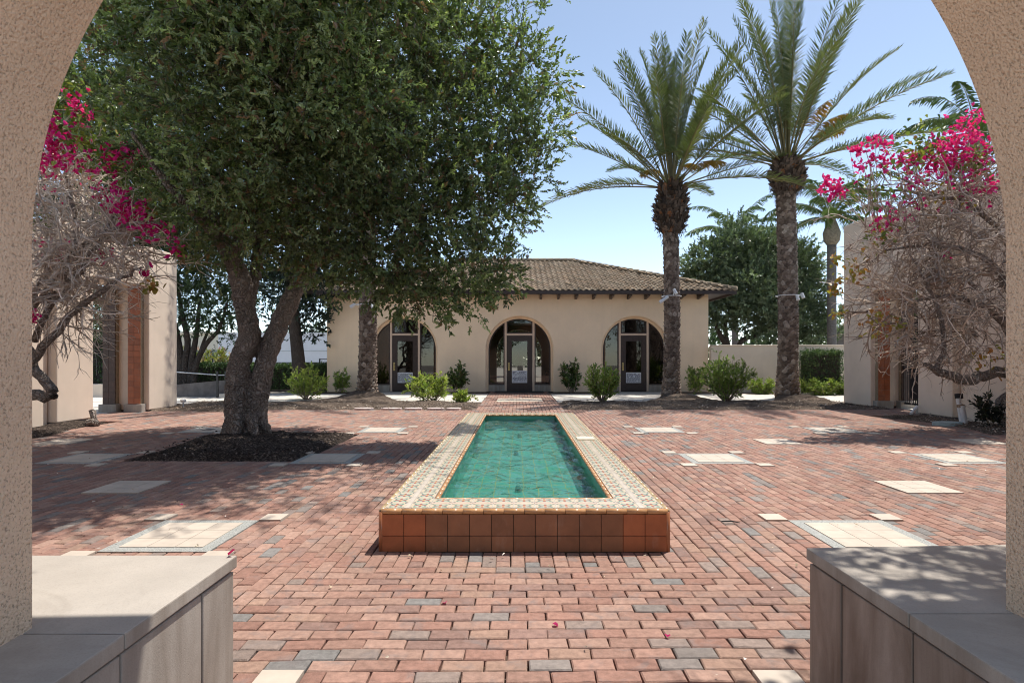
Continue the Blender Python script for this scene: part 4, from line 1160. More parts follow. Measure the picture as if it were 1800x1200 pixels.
b1, d1, l1 = np.concatenate([ba, bb]), np.concatenate([da, db]), np.concatenate([la, lb2])
# keep foliage clear of the arch
ok = b1[:, 1] > 5.4
b1, d1, l1 = b1[ok], d1[ok], l1[ok]
pos, ld, nn, LL, WW, si = shoots(b1, d1, l1, 14, .056, .027, up=.40)
V1, F1 = leaf_mesh(pos, ld, nn, LL, WW)
sc_ = palette(len(b1), OAK_C, [.34, .28, .18, .15, .05], .25)
lc_ = np.array([l[:3] for l in lob]); lt_ = rng.uniform(.62, 1.4, len(lob))
sc_ = sc_ * lt_[((b1[:, None, :] - lc_[None]) ** 2).sum(-1).argmin(1)][:, None]
c1 = sc_[si] * rng.uniform(.8, 1.2, (len(si), 1))
b2, d2, l2 = lobe_shoots(vis, 8, .5, inner=True)
pos, ld, nn, LL, WW, si2 = shoots(b2, d2, l2, 12, .10, .05, up=.3)
V2, F2 = leaf_mesh(pos, ld, nn, LL, WW)
c2 = palette(len(pos), OAK_C, [.34, .22, .28, .06, .10], .25)
mb_ = MB(); mb_.add(V1, F1, np.repeat(c1, 2, 0)); mb_.add(V2, F2, np.repeat(c2, 2, 0))
mb_.build('crown', M['oak_leaf'], oak)
# fine stems carrying the outer shoots
sel = rng.random(len(b1)) < .14
sb = MB()
p0, p1 = b1[sel], b1[sel] + d1[sel] * l1[sel][:, None]
def sticks(p0, p1, r, col=(1, 1, 1)):
    d = nrm(p1 - p0); a = nrm(np.cross(d, [0.13, .21, .97])); b_ = np.cross(d, a); k = 3; V = []
    for (p, q) in ((p0, r), (p1, r * .5)):
        for t in range(k):
            an = 2 * np.pi * t / k; V.append(p + q * (math.cos(an) * a + math.sin(an) * b_))
    V = np.stack(V, 1); n_ = len(p0); f = np.array([[0, 1, 4, 3], [1, 2, 5, 4], [2, 0, 3, 5]])
    return V.reshape(-1, 3), (np.arange(n_)[:, None, None] * 6 + f[None]).reshape(-1, 4)
mk('twigs', *sticks(p0 - d1[sel] * .25, p1, .006), M['far_bark'], oak)

# ================================================================ generic bushy trees
def bushy_tree(name, label, base, lobes, cols, w, stems, lsize, dens, nl=9, mat='far_leaf', up=.7, group='trees beyond the courtyard', sl=.6):
    t = thing(name, label, 'tree', base, group)
    sbm = MB()
    for pts, r in stems:
        p = catmull(pts, 4); rr = np.interp(np.linspace(0, 1, len(p)), np.linspace(0, 1, len(r)), r)
        sbm.tube(p, rr, 9)
    sbm.build('trunk', M['far_bark'], t, smooth=True)
    b_, d_, l_ = lobe_shoots(lobes, dens, sl)
    b3, d3, l3 = lobe_shoots(lobes, dens * .35, sl, inner=True)
    b_, d_, l_ = np.concatenate([b_, b3]), np.concatenate([d_, d3]), np.concatenate([l_, l3])
    pos, ld, nn, LL, WW, si = shoots(b_, d_, l_, nl, lsize, lsize * .45, up=up)
    V, F = leaf_mesh(pos, ld, nn, LL, WW)
    sc = palette(len(b_), cols, w, .25)
    mk('crown', V, F, M[mat], t, col=np.repeat(sc[si] * rng.uniform(.8, 1.2, (len(si), 1)), 2, 0))
    return t
GREY_G = [(.13, .175, .10), (.18, .225, .135), (.085, .12, .07), (.22, .27, .17)]
Y = 32.0
fl = [L(px, py, Y + dy, r) for (px, py, dy, r) in [(1245, 470, 0, 1.3), (1300, 440, 0, 1.5), (1350, 450, .5, 1.4), (1400, 470, 0, 1.3), (1425, 520, 0, 1.0), (1265, 530, -.5, 1.2), (1320, 510, -1, 1.5), (1380, 530, -.5, 1.4), (1330, 560, 0, .9), (1230, 500, .5, 1.0), (1300, 490, 1.5, 1.6), (1380, 480, 1.5, 1.6), (1270, 560, 0, .7), (1415, 565, .3, 1.0), (1370, 575, 1, 1.0), (1440, 585, .3, .8)]]
bushy_tree('ficus_tree', 'round grey green tree with dense crown behind the low garden wall', (11.5, Y, 0), fl, GREY_G, [.4, .25, .2, .15],
           [(PP([(1285, 700, Y), (1280, 620, Y), (1262, 580, Y), (1245, 530, Y), (1235, 490, Y)]), [.22, .18, .13, .08, .04]), (PP([(1290, 690, Y), (1300, 605, Y), (1330, 590, Y), (1370, 565, Y), (1400, 520, Y)]), [.2, .14, .12, .09, .04]), (PP([(1288, 640, Y), (1275, 570, Y), (1300, 510, Y)]), [.16, .11, .06])], .17, 22)
# left background trees
DK = [(.045, .075, .03), (.06, .10, .04), (.03, .055, .022), (.08, .12, .05)]
Y = 24.0
tl_ = [L(px, py, Y + dy, r) for (px, py, dy, r) in [(330, 450, 0, 1.6), (390, 470, .5, 1.6), (350, 530, 0, 1.2), (400, 540, .4, 1.0), (310, 520, 0, 1.0), (290, 400, 0, 1.8), (370, 400, 1, 1.9), (415, 575, .5, .55), (380, 580, 0, .5), (325, 575, 0, .45), (460, 520, 1, .8), (120, 300, 1, 2.2), (200, 240, 1.5, 2.2), (80, 400, 0, 2.0), (225, 370, .5, 2.0), (140, 190, 2, 2.0), (250, 300, 1, 2.0), (60, 480, 0, 1.6), (150, 440, .5, 1.8), (215, 460, .5, 1.4)]]
bushy_tree('multi_stem_tree', 'dark tree with several thin leaning stems behind the left gateway', (-13.8, Y, 0), tl_, DK, [.4, .2, .3, .1],
           [(PP([(327, 690, Y), (325, 640, Y), (330, 600, Y), (318, 540, Y), (310, 480, Y)]), [.16, .14, .12, .09, .05]), (PP([(333, 690, Y), (338, 630, Y), (345, 590, Y), (352, 520, Y)]), [.15, .13, .10, .06]), (PP([(337, 690, Y), (345, 640, Y), (362, 605, Y), (385, 578, Y), (400, 530, Y)]), [.15, .12, .10, .07, .04]), (PP([(347, 640, Y), (358, 600, Y), (372, 570, Y)]), [.08, .06, .04]), (PP([(320, 690, Y), (316, 620, Y), (308, 570, Y)]), [.18, .15, .10])], .13, 11)
Y = 23.2
pl_ = [L(px, py, Y + dy, r) for (px, py, dy, r) in [(555, 530, .3, .75), (545, 565, .5, .5), (565, 585, .5, .33), (520, 500, 0, 1.0), (560, 480, .6, 1.2), (505, 440, 0, 1.4), (600, 470, 2.2, 1.2), (480, 500, 0, .8), (540, 590, .5, .28), (500, 575, .6, .3)]]
bushy_tree('pine_tree', 'dark tree with one thick bare trunk standing in the clipped hedge', (-8.9, Y, 0), pl_, [(.03, .05, .035), (.045, .07, .05), (.02, .035, .025)], [.4, .3, .3],
           [(PP([(526, 690, Y), (525, 640, Y), (520, 590, Y), (515, 540, Y), (510, 480, Y), (505, 420, Y)]), [.30, .26, .235, .21, .18, .1])], .16, 11, mat='far_leaf', up=.1)
Y = 30.0
bushy_tree('olive_tree', 'pale grey green tree seen through the opening of the left gateway', (-21.5, Y, 0), [L(px, py, Y + dy, r) for (px, py, dy, r) in [(180, 560, 0, 1.3), (200, 600, 0, 1.1), (165, 610, 0, 1.0), (190, 640, 0, .8), (150, 560, 0, 1.5), (200, 520, 0, 1.4), (230, 570, 0, 1.3)]], [(.15, .19, .10), (.20, .24, .13), (.10, .14, .07)], [.4, .3, .3],
           [(PP([(186, 680, Y), (188, 630, Y), (180, 560, Y)]), [.15, .12, .06])], .13, 8)
for (px, py, r, lab, nm) in ((1000, 600, 2.6, 'broad green tree glimpsed through the middle doorway beyond the building', 'shade_tree'),):
    Y = 46.0
    bushy_tree(nm, lab, (1.5, Y, 0), [L(905, 600, Y, 1.8), L(880, 590, Y, 1.6), L(935, 595, Y, 1.6), L(915, 575, Y, 1.8)], DK, [.3, .3, .2, .2], [(PP([(915, 660, Y), (912, 600, Y)]), [.25, .15])], .22, 5)
# distant tree line
Yd = 95.0
lobs = []
x = -110.0
while x < 110:
    r = rng.uniform(2.2, 4.2); lobs.append((x, Yd + rng.uniform(-6, 8), r * .55, r)); x += rng.uniform(2.5, 5)
b_, d_, l_ = lobe_shoots(lobs, 1.1, 1.4)
pos, ld, nn, LL, WW, si = shoots(b_, d_, l_, 8, .55, .30)
V, F = leaf_mesh(pos, ld, nn, LL, WW)
tag(mk('distant_woods', V, F, M['far_leaf'], col=np.repeat(palette(len(pos), DK, [.3, .3, .2, .2]), 2, 0)), 'far low line of trees along the horizon', 'woods', kind='stuff')

# ================================================================ hedges and shrubs
def hedge(name, label, x0, x1, y0, y1, z0, z1, n_, lsize, cols, w, cat='hedge', rnd=.05, group=None):
    t = thing(name, label, cat, ((x0 + x1) / 2, (y0 + y1) / 2, 0), group)
    mk('inner_branches', *box(x0 + .12, x1 - .12, y0 + .12, y1 - .12, z0, z1 - .12), M['dark_rubber'] if False else M['far_bark'], t)
    q = rng.random((n_, 3)); f = rng.integers(0, 5, n_)
    p = np.array([x0, y0, z0]) + q * np.array([x1 - x0, y1 - y0, z1 - z0])
    n0 = np.zeros((n_, 3))
    for i, (ax, v, s) in enumerate(((0, x0, -1), (0, x1, 1), (1, y0, -1), (2, z1, 1), (2, z1, 1))):
        k = f == i; p[k, ax] = v - s * rng.uniform(0, .14, k.sum()) + rng.normal(0, rnd, k.sum()); n0[k, ax] = s
    d = nrm(n0 * .6 + .8 * rng.normal(size=(n_, 3)) + np.array([0, 0, .4]))
    V, F = leaf_mesh(p, d, n0 * .6 + np.array([0, 0, .6]) + .5 * rng.normal(size=(n_, 3)), lsize * rng.uniform(.6, 1.3, n_), lsize * .5 * rng.uniform(.7, 1.3, n_))
    mk('foliage', V, F, M['hedge_leaf'], t, col=np.repeat(palette(n_, cols, w, .3), 2, 0))
HG = [(.075, .125, .045), (.11, .17, .06), (.05, .085, .03), (.16, .22, .08)]
hedge('clipped_hedge', 'long clipped green hedge in front of the iron fence', -11.9, -8.0, 25.2, 26.4, 0, 1.06, 11000, .10, HG, [.4, .3, .2, .1])
hedge('clipped_hedge', 'dark hedge behind the grey ramp wall on the left', -16.5, -12.0, 25.0, 26.6, 0, 1.12, 9000, .10, HG, [.4, .2, .3, .1])
hedge('clipped_hedge', 'dark hedge seen through the opening of the left gateway', -21.5, -17.0, 24.5, 26.0, 0, 2.2, 8000, .11, HG, [.4, .3, .2, .1])
hedge('clipped_hedge', 'dark hedge added behind the iron gate to darken the view through its bars', 12.6, 13.6, 15.5, 21.5, 0, 3.4, 8000, .11, HG, [.4, .3, .2, .1])  # added as dark backing that hides the bright ground behind the gate
hedge('clipped_shrub', 'boxy clipped dark shrub before the low garden wall', *sorted((P(1416, 0, 22.6)[0], P(1477, 0, 22.6)[0])), 22.3, 23.2, .42, 1.66, 4200, .07, HG, [.35, .2, .35, .1], 'shrub', .06)
bs = MB(); cpx = P(1446, 0, 22.7)[0]
for i in range(5): bs.tube([(cpx + rng.uniform(-.05, .05), 22.75, -.02), (cpx + rng.uniform(-.3, .3), 22.75 + rng.uniform(-.2, .2), .55)], [.03, .02], 6)
_p = [o for o in bpy.data.objects if o.name.startswith('clipped_shrub') and o.parent is None][0]
bs.build('stems', M['far_bark'], _p)

def shrub(name, label, px, py, Y, h, wd, cols, w, ns, lsize, group='young shrubs in the beds', nl=9, bare=.3, lean=(0, 0), cat='shrub', mat='leaf'):
    base = np.array([(px - CX) * Y / F_PX, Y, 0.0])
    t = thing(name, label, cat, base, group)
    sbm = MB(); B, D, Ls = [], [], []
    for i in range(ns):
        a = rng.uniform(0, 2 * np.pi); q = rng.uniform(.1, 1) ** .6
        tip = base + np.array([math.cos(a) * wd * q + lean[0], math.sin(a) * wd * q * .8 + lean[1], h * (1.02 - .45 * q ** 2) * rng.uniform(.72, 1.05)])
        b0 = base + np.array([rng.normal(0, .03), rng.normal(0, .03), -.03])
        mid = b0 + (tip - b0) * .45 + np.array([math.cos(a), math.sin(a), 0]) * wd * .12 + rng.normal(0, .04, 3)
        p = catmull([b0, mid, tip], 5); sbm.tube(p, np.linspace(.010, .003, len(p)) * (1 + h * .4), 5, (.30, .24, .19))
        k0 = int(len(p) * bare)
        for j in range(k0, len(p) - 1):
            for u in range(2):
                d = nrm((p[j + 1] - p[j]) / np.linalg.norm(p[j + 1] - p[j]) * .6 + rng.normal(size=3) * .65 + np.array([0, 0, .3]))
                B.append(p[j] + (p[j + 1] - p[j]) * rng.random()); D.append(d); Ls.append(rng.uniform(.10, .24) * (0.6 + .4 * h))
    sbm.build('stems', M['twig'], t, smooth=True)
    o = [x for x in t.children][-1]
    B, D, Ls = map(np.array, (B, D, Ls))
    pos, ld, nn, LL, WW, si = shoots(B, D, Ls, nl, lsize, lsize * .42, up=.8)
    V, F = leaf_mesh(pos, ld, nn, LL, WW)
    sc = palette(len(B), cols, w, .2)
    mk('foliage', V, F, M[mat], t, col=np.repeat(sc[si] * rng.uniform(.8, 1.2, (len(si), 1)), 2, 0))
YG = [(.33, .38, .10), (.25, .32, .085), (.42, .46, .14), (.17, .24, .065)]
MG = [(.22, .29, .075), (.29, .36, .10), (.15, .215, .06), (.36, .42, .13)]
DG = [(.08, .125, .04), (.12, .17, .05), (.055, .09, .03), (.15, .12, .05)]
shrub('young_shrub', 'yellow green shrub on thin stems before the clipped hedge', 538, 700, 19.6, 1.10, .72, YG, [.3, .35, .15, .2], 24, .085)
shrub('young_shrub', 'small sparse shrub against the left end of the building', 600, 688, 23.4, .95, .42, MG, [.3, .2, .4, .1], 11, .09)
shrub('young_shrub', 'bright yellow green shrub spreading before the left arched doorway', 762, 702, 18.6, .95, .82, YG, [.35, .25, .3, .1], 28, .085, lean=(-.1, 0))
shrub('young_shrub', 'dark upright shrub against the wall between the left and middle doorways', 805, 690, 23.2, 1.15, .40, DG, [.35, .3, .25, .1], 14, .11)
shrub('young_shrub', 'dark narrow upright shrub just right of the middle doorway', 1006, 690, 23.2, 1.42, .40, DG, [.35, .3, .25, .1], 15, .11, lean=(-.05, 0))
shrub('young_shrub', 'green shrub on thin bare stems before the right arched doorway', 1058, 706, 18.4, 1.22, .72, MG, [.3, .35, .15, .2], 30, .085)
shrub('young_shrub', 'small dark shrub beside the palm at the right end of the building', 1222, 692, 22.6, 1.05, .42, MG, [.35, .15, .4, .1], 14, .09)
shrub('young_shrub', 'large leafy green shrub between the two right palms', 1277, 706, 18.8, 1.55, .92, MG, [.3, .3, .25, .15], 44, .085)
shrub('young_shrub', 'low yellow green shrub close to the left edge of the brick path', 815, 705, 18.2, .32, .36, YG, [.3, .3, .3, .1], 12, .07, bare=.1)
shrub('ground_shrub', 'low light green bush left of the rightmost palm', 1340, 690, 22.6, .55, .62, YG, [.2, .4, .1, .3], 26, .07, 'low bushes along the garden wall', bare=.05)
shrub('ground_shrub', 'low light green bush under the boxy clipped shrub', 1448, 690, 22.0, .62, .70, YG, [.2, .4, .1, .3], 30, .07, 'low bushes along the garden wall', bare=.05)
shrub('ground_shrub', 'small dark tuft of leaves at the foot of the right gateway', 1482, 690, 22.2, .5, .35, MG, [.3, .3, .3, .1], 14, .08, 'low bushes along the garden wall', bare=.05)
shrub('flowering_bush', 'pink and yellow flowering bush behind the dark ramp hedge', 368, 680, 29.5, 2.15, 1.5, [(.30, .30, .08), (.42, .22, .20), (.20, .24, .06), (.50, .34, .30)], [.4, .15, .35, .10], 50, .12, None, bare=.2)
shrub('seedling', 'small dark leafy seedling at the trunk base of the right bougainvillea', 1742, 745, 11.6, .62, .30, [(.03, .035, .03), (.05, .06, .035)], [.6, .4], 7, .10, None, nl=6)
# blades of grass-like plants by the wooden post
t = thing('strap_leaf_plant', 'clump of upright strap leaves beside the brown post', 'plant', (P(1423, 0, 22.6)[0], 22.6, 0))
n_ = 70; bx_ = P(1423, 0, 22.6)[0]
bse = np.stack([bx_ + rng.normal(0, .16, n_), 22.6 + rng.normal(0, .1, n_), np.zeros(n_)], 1)
dd = nrm(np.stack([rng.normal(0, .3, n_), rng.normal(0, .3, n_), np.ones(n_)], 1))
V, F = leaf_mesh(bse, dd, rdir(n_), rng.uniform(.5, .85, n_), .045, .1, .15)
mk('leaves', V, F, M['leaf'], t, col=np.repeat(palette(n_, YG, [.2, .4, .1, .3]), 2, 0))

# ================================================================ palms
FR = [(.13, .155, .055), (.16, .18, .07), (.10, .13, .05), (.20, .19, .07)]
def frond_geo(o, az, el, Lf, bend, leafL, nleaf, cols, w, ang=(62, 22), lift=.35, droop=0.0, bare=.24, lw=.032, rr=.026, curl=0.0):
    m = 14; s = np.linspace(0, 1, m); e = el - bend * s ** 1.6
    h = np.array([math.cos(az), math.sin(az), 0]); z = np.array([0, 0, 1.])
    side = np.array([-math.sin(az), math.cos(az), 0])
    t = np.cos(e)[:, None] * h + np.sin(e)[:, None] * z + curl * s[:, None] * side
    t = nrm(t)
    p = o + np.concatenate([[np.zeros(3)], np.cumsum((t[1:] + t[:-1]) / 2 * Lf / (m - 1), 0)])
    V, F = tube(p, np.linspace(rr, .004, m), 5, False)
    mb = MB(); mb.add(V, F, (.20, .17, .075))
    sl_ = np.linspace(bare, 1, nleaf) + rng.normal(0, .004, nleaf); sl_ = np.clip(sl_, 0, 1)
    P_ = np.stack([np.interp(sl_, s, p[:, i]) for i in range(3)], 1); T_ = nrm(np.stack([np.interp(sl_, s, t[:, i]) for i in range(3)], 1))
    S_ = nrm(np.cross(T_, np.cross(side, T_) * 0 + z) * 1.0 + 1e-6); S_ = nrm(np.where(np.linalg.norm(np.cross(T_, z), axis=1)[:, None] > .15, np.cross(T_, z), -side))
    U_ = np.cross(S_, T_)
    q = (sl_ - bare) / (1 - bare); an = np.radians(ang[0] + (ang[1] - ang[0]) * q)[:, None]
    ll = leafL * np.clip(.55 + 1.3 * q - 1.45 * q ** 2, .25, 1.0)
    for sd in (1, -1):
        jit = .12 * rng.normal(size=(nleaf, 3))
        d = nrm(T_ * np.cos(an) + sd * S_ * np.sin(an) + U_ * lift * (.6 + .7 * rng.random((nleaf, 1))) * np.sin(an) + jit - z * droop * (.5 + rng.random((nleaf, 1))))
        V, F = leaf_mesh(P_, d, U_ - sd * S_ * .4, ll * rng.uniform(.85, 1.1, nleaf), lw, .2, .06 + droop * .3)
        c = palette(1, cols, w, .15) * rng.uniform(.85, 1.15, (nleaf, 1))
        mb.add(V, F, np.repeat(c, 2, 0))
    return mb
def date_palm(label, x, y, r, ztop, zball, rball, Lf, nfr, seed):
    global rng
    rng = np.random.default_rng(seed)
    t = thing('date_palm', label, 'palm', (x, y, 0), 'date palms before the building')
    tb_ = MB()
    zz = np.linspace(-.1, ztop, 30)
    rad = r * (1 + .28 * np.exp(-zz / .45) - .06 * zz / ztop) - .03
    tb_.tube(np.stack([x + .04 * np.sin(zz * .6), np.full(30, y), zz], 1), rad, 18, (.085, .062, .05))
    z = .05; ring = 0
    while z < zball + .1:                             # cut leaf bases in a spiral
        rr = r * (1 + .28 * math.exp(-z / .45) - .06 * z / ztop); k = 11
        for i in range(k):
            a = (i + .5 * (ring % 2)) * 2 * np.pi / k + rng.normal(0, .06); w_ = 2 * np.pi / k * .54
            out = rr * rng.uniform(1.03, 1.12); zl, zh = z + rng.normal(0, .012), z + .125 + rng.normal(0, .02)
            def pt(an, q, h_): return (x + .04 * math.sin(h_ * .6) + q * math.cos(an), y + q * math.sin(an), h_)
            V = [pt(a - w_, rr * .94, zl), pt(a, rr * .93, zl - .035), pt(a + w_, rr * .94, zl), pt(a + w_ * .9, rr * .97, zh - .035), pt(a, out, zh), pt(a - w_ * .9, rr * .97, zh - .035), pt(a, rr * .9, zh + .03)]
            F = [[0, 1, 4, 5], [1, 2, 3, 4], [5, 4, 6], [4, 3, 6]]
            tone = np.array([(.185, .14, .112), (.13, .097, .078), (.24, .19, .155), (.34, .285, .24)])[rng.choice(4, p=[.4, .3, .22, .08])] * rng.uniform(.8, 1.2)
            tb_.add(V, F, np.array([tone, tone, tone * 1.5, tone * 1.5]))
        z += .105; ring += 1
    tb_.build('trunk', M['palm_bark'], t)
    hb = MB()                                         # shaggy ball of old frond bases
    hz = np.linspace(0, 1, 12); prof_ = r * .95 + (rball - r * .95) * np.sin(np.pi * np.clip(hz * 1.0, 0, 1)) ** .7
    zb0, zb1 = zball, ztop
    hb.tube(np.stack([np.full(12, x), np.full(12, y), zb0 + (zb1 - zb0) * hz], 1), prof_ - .06, 16, (.07, .05, .04))
    for i in range(360):
        h_ = rng.random(); a = rng.uniform(0, 2 * np.pi); q = np.interp(h_, hz, prof_) - .05; zc_ = zb0 + (zb1 - zb0) * h_
        o_ = np.array([x + q * math.cos(a), y + q * math.sin(a), zc_]); n0 = np.array([math.cos(a), math.sin(a), 0])
        d = nrm(n0 * .55 + np.array([0, 0, .8]) + rng.normal(0, .25, 3)); s_ = np.array([-math.sin(a), math.cos(a), 0]); L_ = rng.uniform(.14, .30); w_ = rng.uniform(.05, .10)
        V = [o_ - s_ * w_, o_ + s_ * w_, o_ + d * L_ + s_ * w_ * .55 + n0 * .02, o_ + d * L_ - s_ * w_ * .55 + n0 * .02, o_ + d * L_ * .9 - n0 * .06]
        tone = np.array([(.11, .085, .07), (.07, .055, .045), (.17, .13, .105), (.22, .11, .06)])[rng.choice(4, p=[.42, .3, .2, .08])]
        hb.add(V, [[0, 1, 2, 3], [3, 2, 4], [1, 0, 4], [1, 4, 2], [0, 3, 4]], tone * rng.uniform(.8, 1.2))
    n_ = 260; a = rng.uniform(0, 2 * np.pi, n_); h_ = rng.uniform(-.12, .45, n_); q = np.interp(np.clip(h_, 0, 1), hz, prof_) - .02
    bs_ = np.stack([x + q * np.cos(a), y + q * np.sin(a), zb0 + (zb1 - zb0) * h_], 1)
    V, F = leaf_mesh(bs_, nrm(np.stack([np.cos(a) * .5, np.sin(a) * .5, -np.ones(n_)], 1) + rng.normal(0, .3, (n_, 3))), np.stack([np.cos(a), np.sin(a), np.zeros(n_)], 1), rng.uniform(.10, .28, n_), .03, .1, .1)
    hb.add(V, F, np.repeat(palette(n_, [(.09, .07, .055), (.14, .11, .09)], [1, 1]), 2, 0))
    hb.build('frond_base_ball', M['palm_bark'], t)
    top = np.array([x, y, ztop - .12])
    for i in range(nfr):
        u = (i + .5) / nfr; az = i * 2.399963 + rng.normal(0, .15)
        el = math.radians(89 - 84 * u ** 1.55 + rng.normal(0, 4)); 
        o_ = top + np.array([math.cos(az) * r * .75 * (u ** .5), math.sin(az) * r * .75 * (u ** .5), .1 * (1 - u)])
        Lx = Lf * rng.uniform(.86, 1.06) * (1 - .16 * u)
        w_ = [.4, .25, .33, .02] if u < .8 else [.3, .25, .25, .2]
        mb = frond_geo(o_, az, el, Lx, math.radians(rng.uniform(16, 34)) * (.45 + .8 * u), .60, 104, FR, w_, rr=.032, lift=.55, lw=.025, ang=(64, 34), curl=rng.normal(0, .12))
        mb.build('frond', M['frond'], t)
    for i in range(3):                                # flower stalks
        az = rng.uniform(0, 2 * np.pi); mb = frond_geo(top, az, math.radians(rng.uniform(50, 70)), 2.4, 1.1, .5, 40, [(.42, .26, .06), (.35, .22, .05)], [1, 1], bare=.55, lw=.012, rr=.02, droop=.8)
        mb.build('fruit_stalk', M['frond'], t)
date_palm('date palm with thick trunk half hidden behind the oak', PALMS[0][0], PALMS[0][1], PALMS[0][2], 7.7, 6.5, .6, 5.4, 34, 101)
date_palm('slimmer date palm before the right arched doorway with ragged ball below its crown', PALMS[1][0], PALMS[1][1], PALMS[1][2], 7.6, 5.75, .57, 5.35, 40, 202)
date_palm('tall thick date palm before the garden wall, farthest right of its row', PALMS[2][0], PALMS[2][1], PALMS[2][2], 8.3, 7.15, .55, 6.1, 40, 303)
rng = np.random.default_rng(11)
QG = [(.10, .15, .055), (.14, .19, .075), (.075, .115, .04)]
def queen_palm(label, px, ytop, Y, r, Lf, nfr, grp='feathery palms beyond the walls', cols=QG):
    c = P(px, ytop, Y); x, y, zt_ = c
    t = thing('queen_palm', label, 'palm', (x, y, 0), grp)
    mb = MB(); zz = np.linspace(-.1, zt_ - 1.2, 12); mb.tube(np.stack([np.full(12, x), np.full(12, y), zz], 1), r * (1 + .2 * np.exp(-zz / .5)), 12); mb.build('trunk', M['queen_bark'], t, smooth=True)
    mb = MB(); mb.tube([(x, y, zt_ - 1.35), (x, y, zt_ - 1.1), (x, y, zt_ - .7), (x, y, zt_ - .3), (x, y, zt_ + .1)], [r * .9, r * 1.7, r * 1.9, r * 1.3, r * .6], 12, (.26, .23, .18)); mb.build('crownshaft', M['palm_bark'], t, smooth=True)
    for i in range(nfr):
        u = (i + .5) / nfr; az = i * 2.399963 + .5
        mb = frond_geo(np.array([x, y, zt_]), az, math.radians(78 - 78 * u), Lf * rng.uniform(.9, 1.05), math.radians(rng.uniform(75, 105)), .62, 70, cols, [.4, .4, .2], ang=(75, 35), lift=.0, droop=.55, bare=.16, lw=.035, rr=.03)
        mb.build('frond', M['frond'], t)
queen_palm('feathery palm with bare grey trunk between the thick palm and right gateway', 1462, 385, 29.0, .215, 3.9, 16)
queen_palm('feathery palm whose crown rises above the round grey green tree', 1292, 418, 40.0, .22, 4.2, 16)
queen_palm('feathery palm showing only its crown above the right bougainvillea', 1715, 235, 25.0, .22, 3.6, 16)
fp = thing('fan_palm', 'small pale fan palm far off beside the right gateway', 'palm', (*P(1481, 600, 48)[:2], 0))
c_ = P(1481, 572, 48)
mb = MB(); mb.tube([(c_[0], c_[1], 0), (c_[0], c_[1], c_[2] - .9), (c_[0], c_[1], c_[2])], [.35, .5, .3], 9); mb.build('trunk', M['queen_bark'], fp)
n_ = 260; d = rdir(n_) + np.array([0, 0, .25]); V, F = leaf_mesh(c_ + nrm(d) * .7, d, rdir(n_), rng.uniform(.8, 1.5, n_), .10, .1, .2)
mk('crown', V, F, M['frond'], fp, col=np.repeat(palette(n_, [(.16, .20, .12), (.22, .25, .15)], [1, 1]), 2, 0))

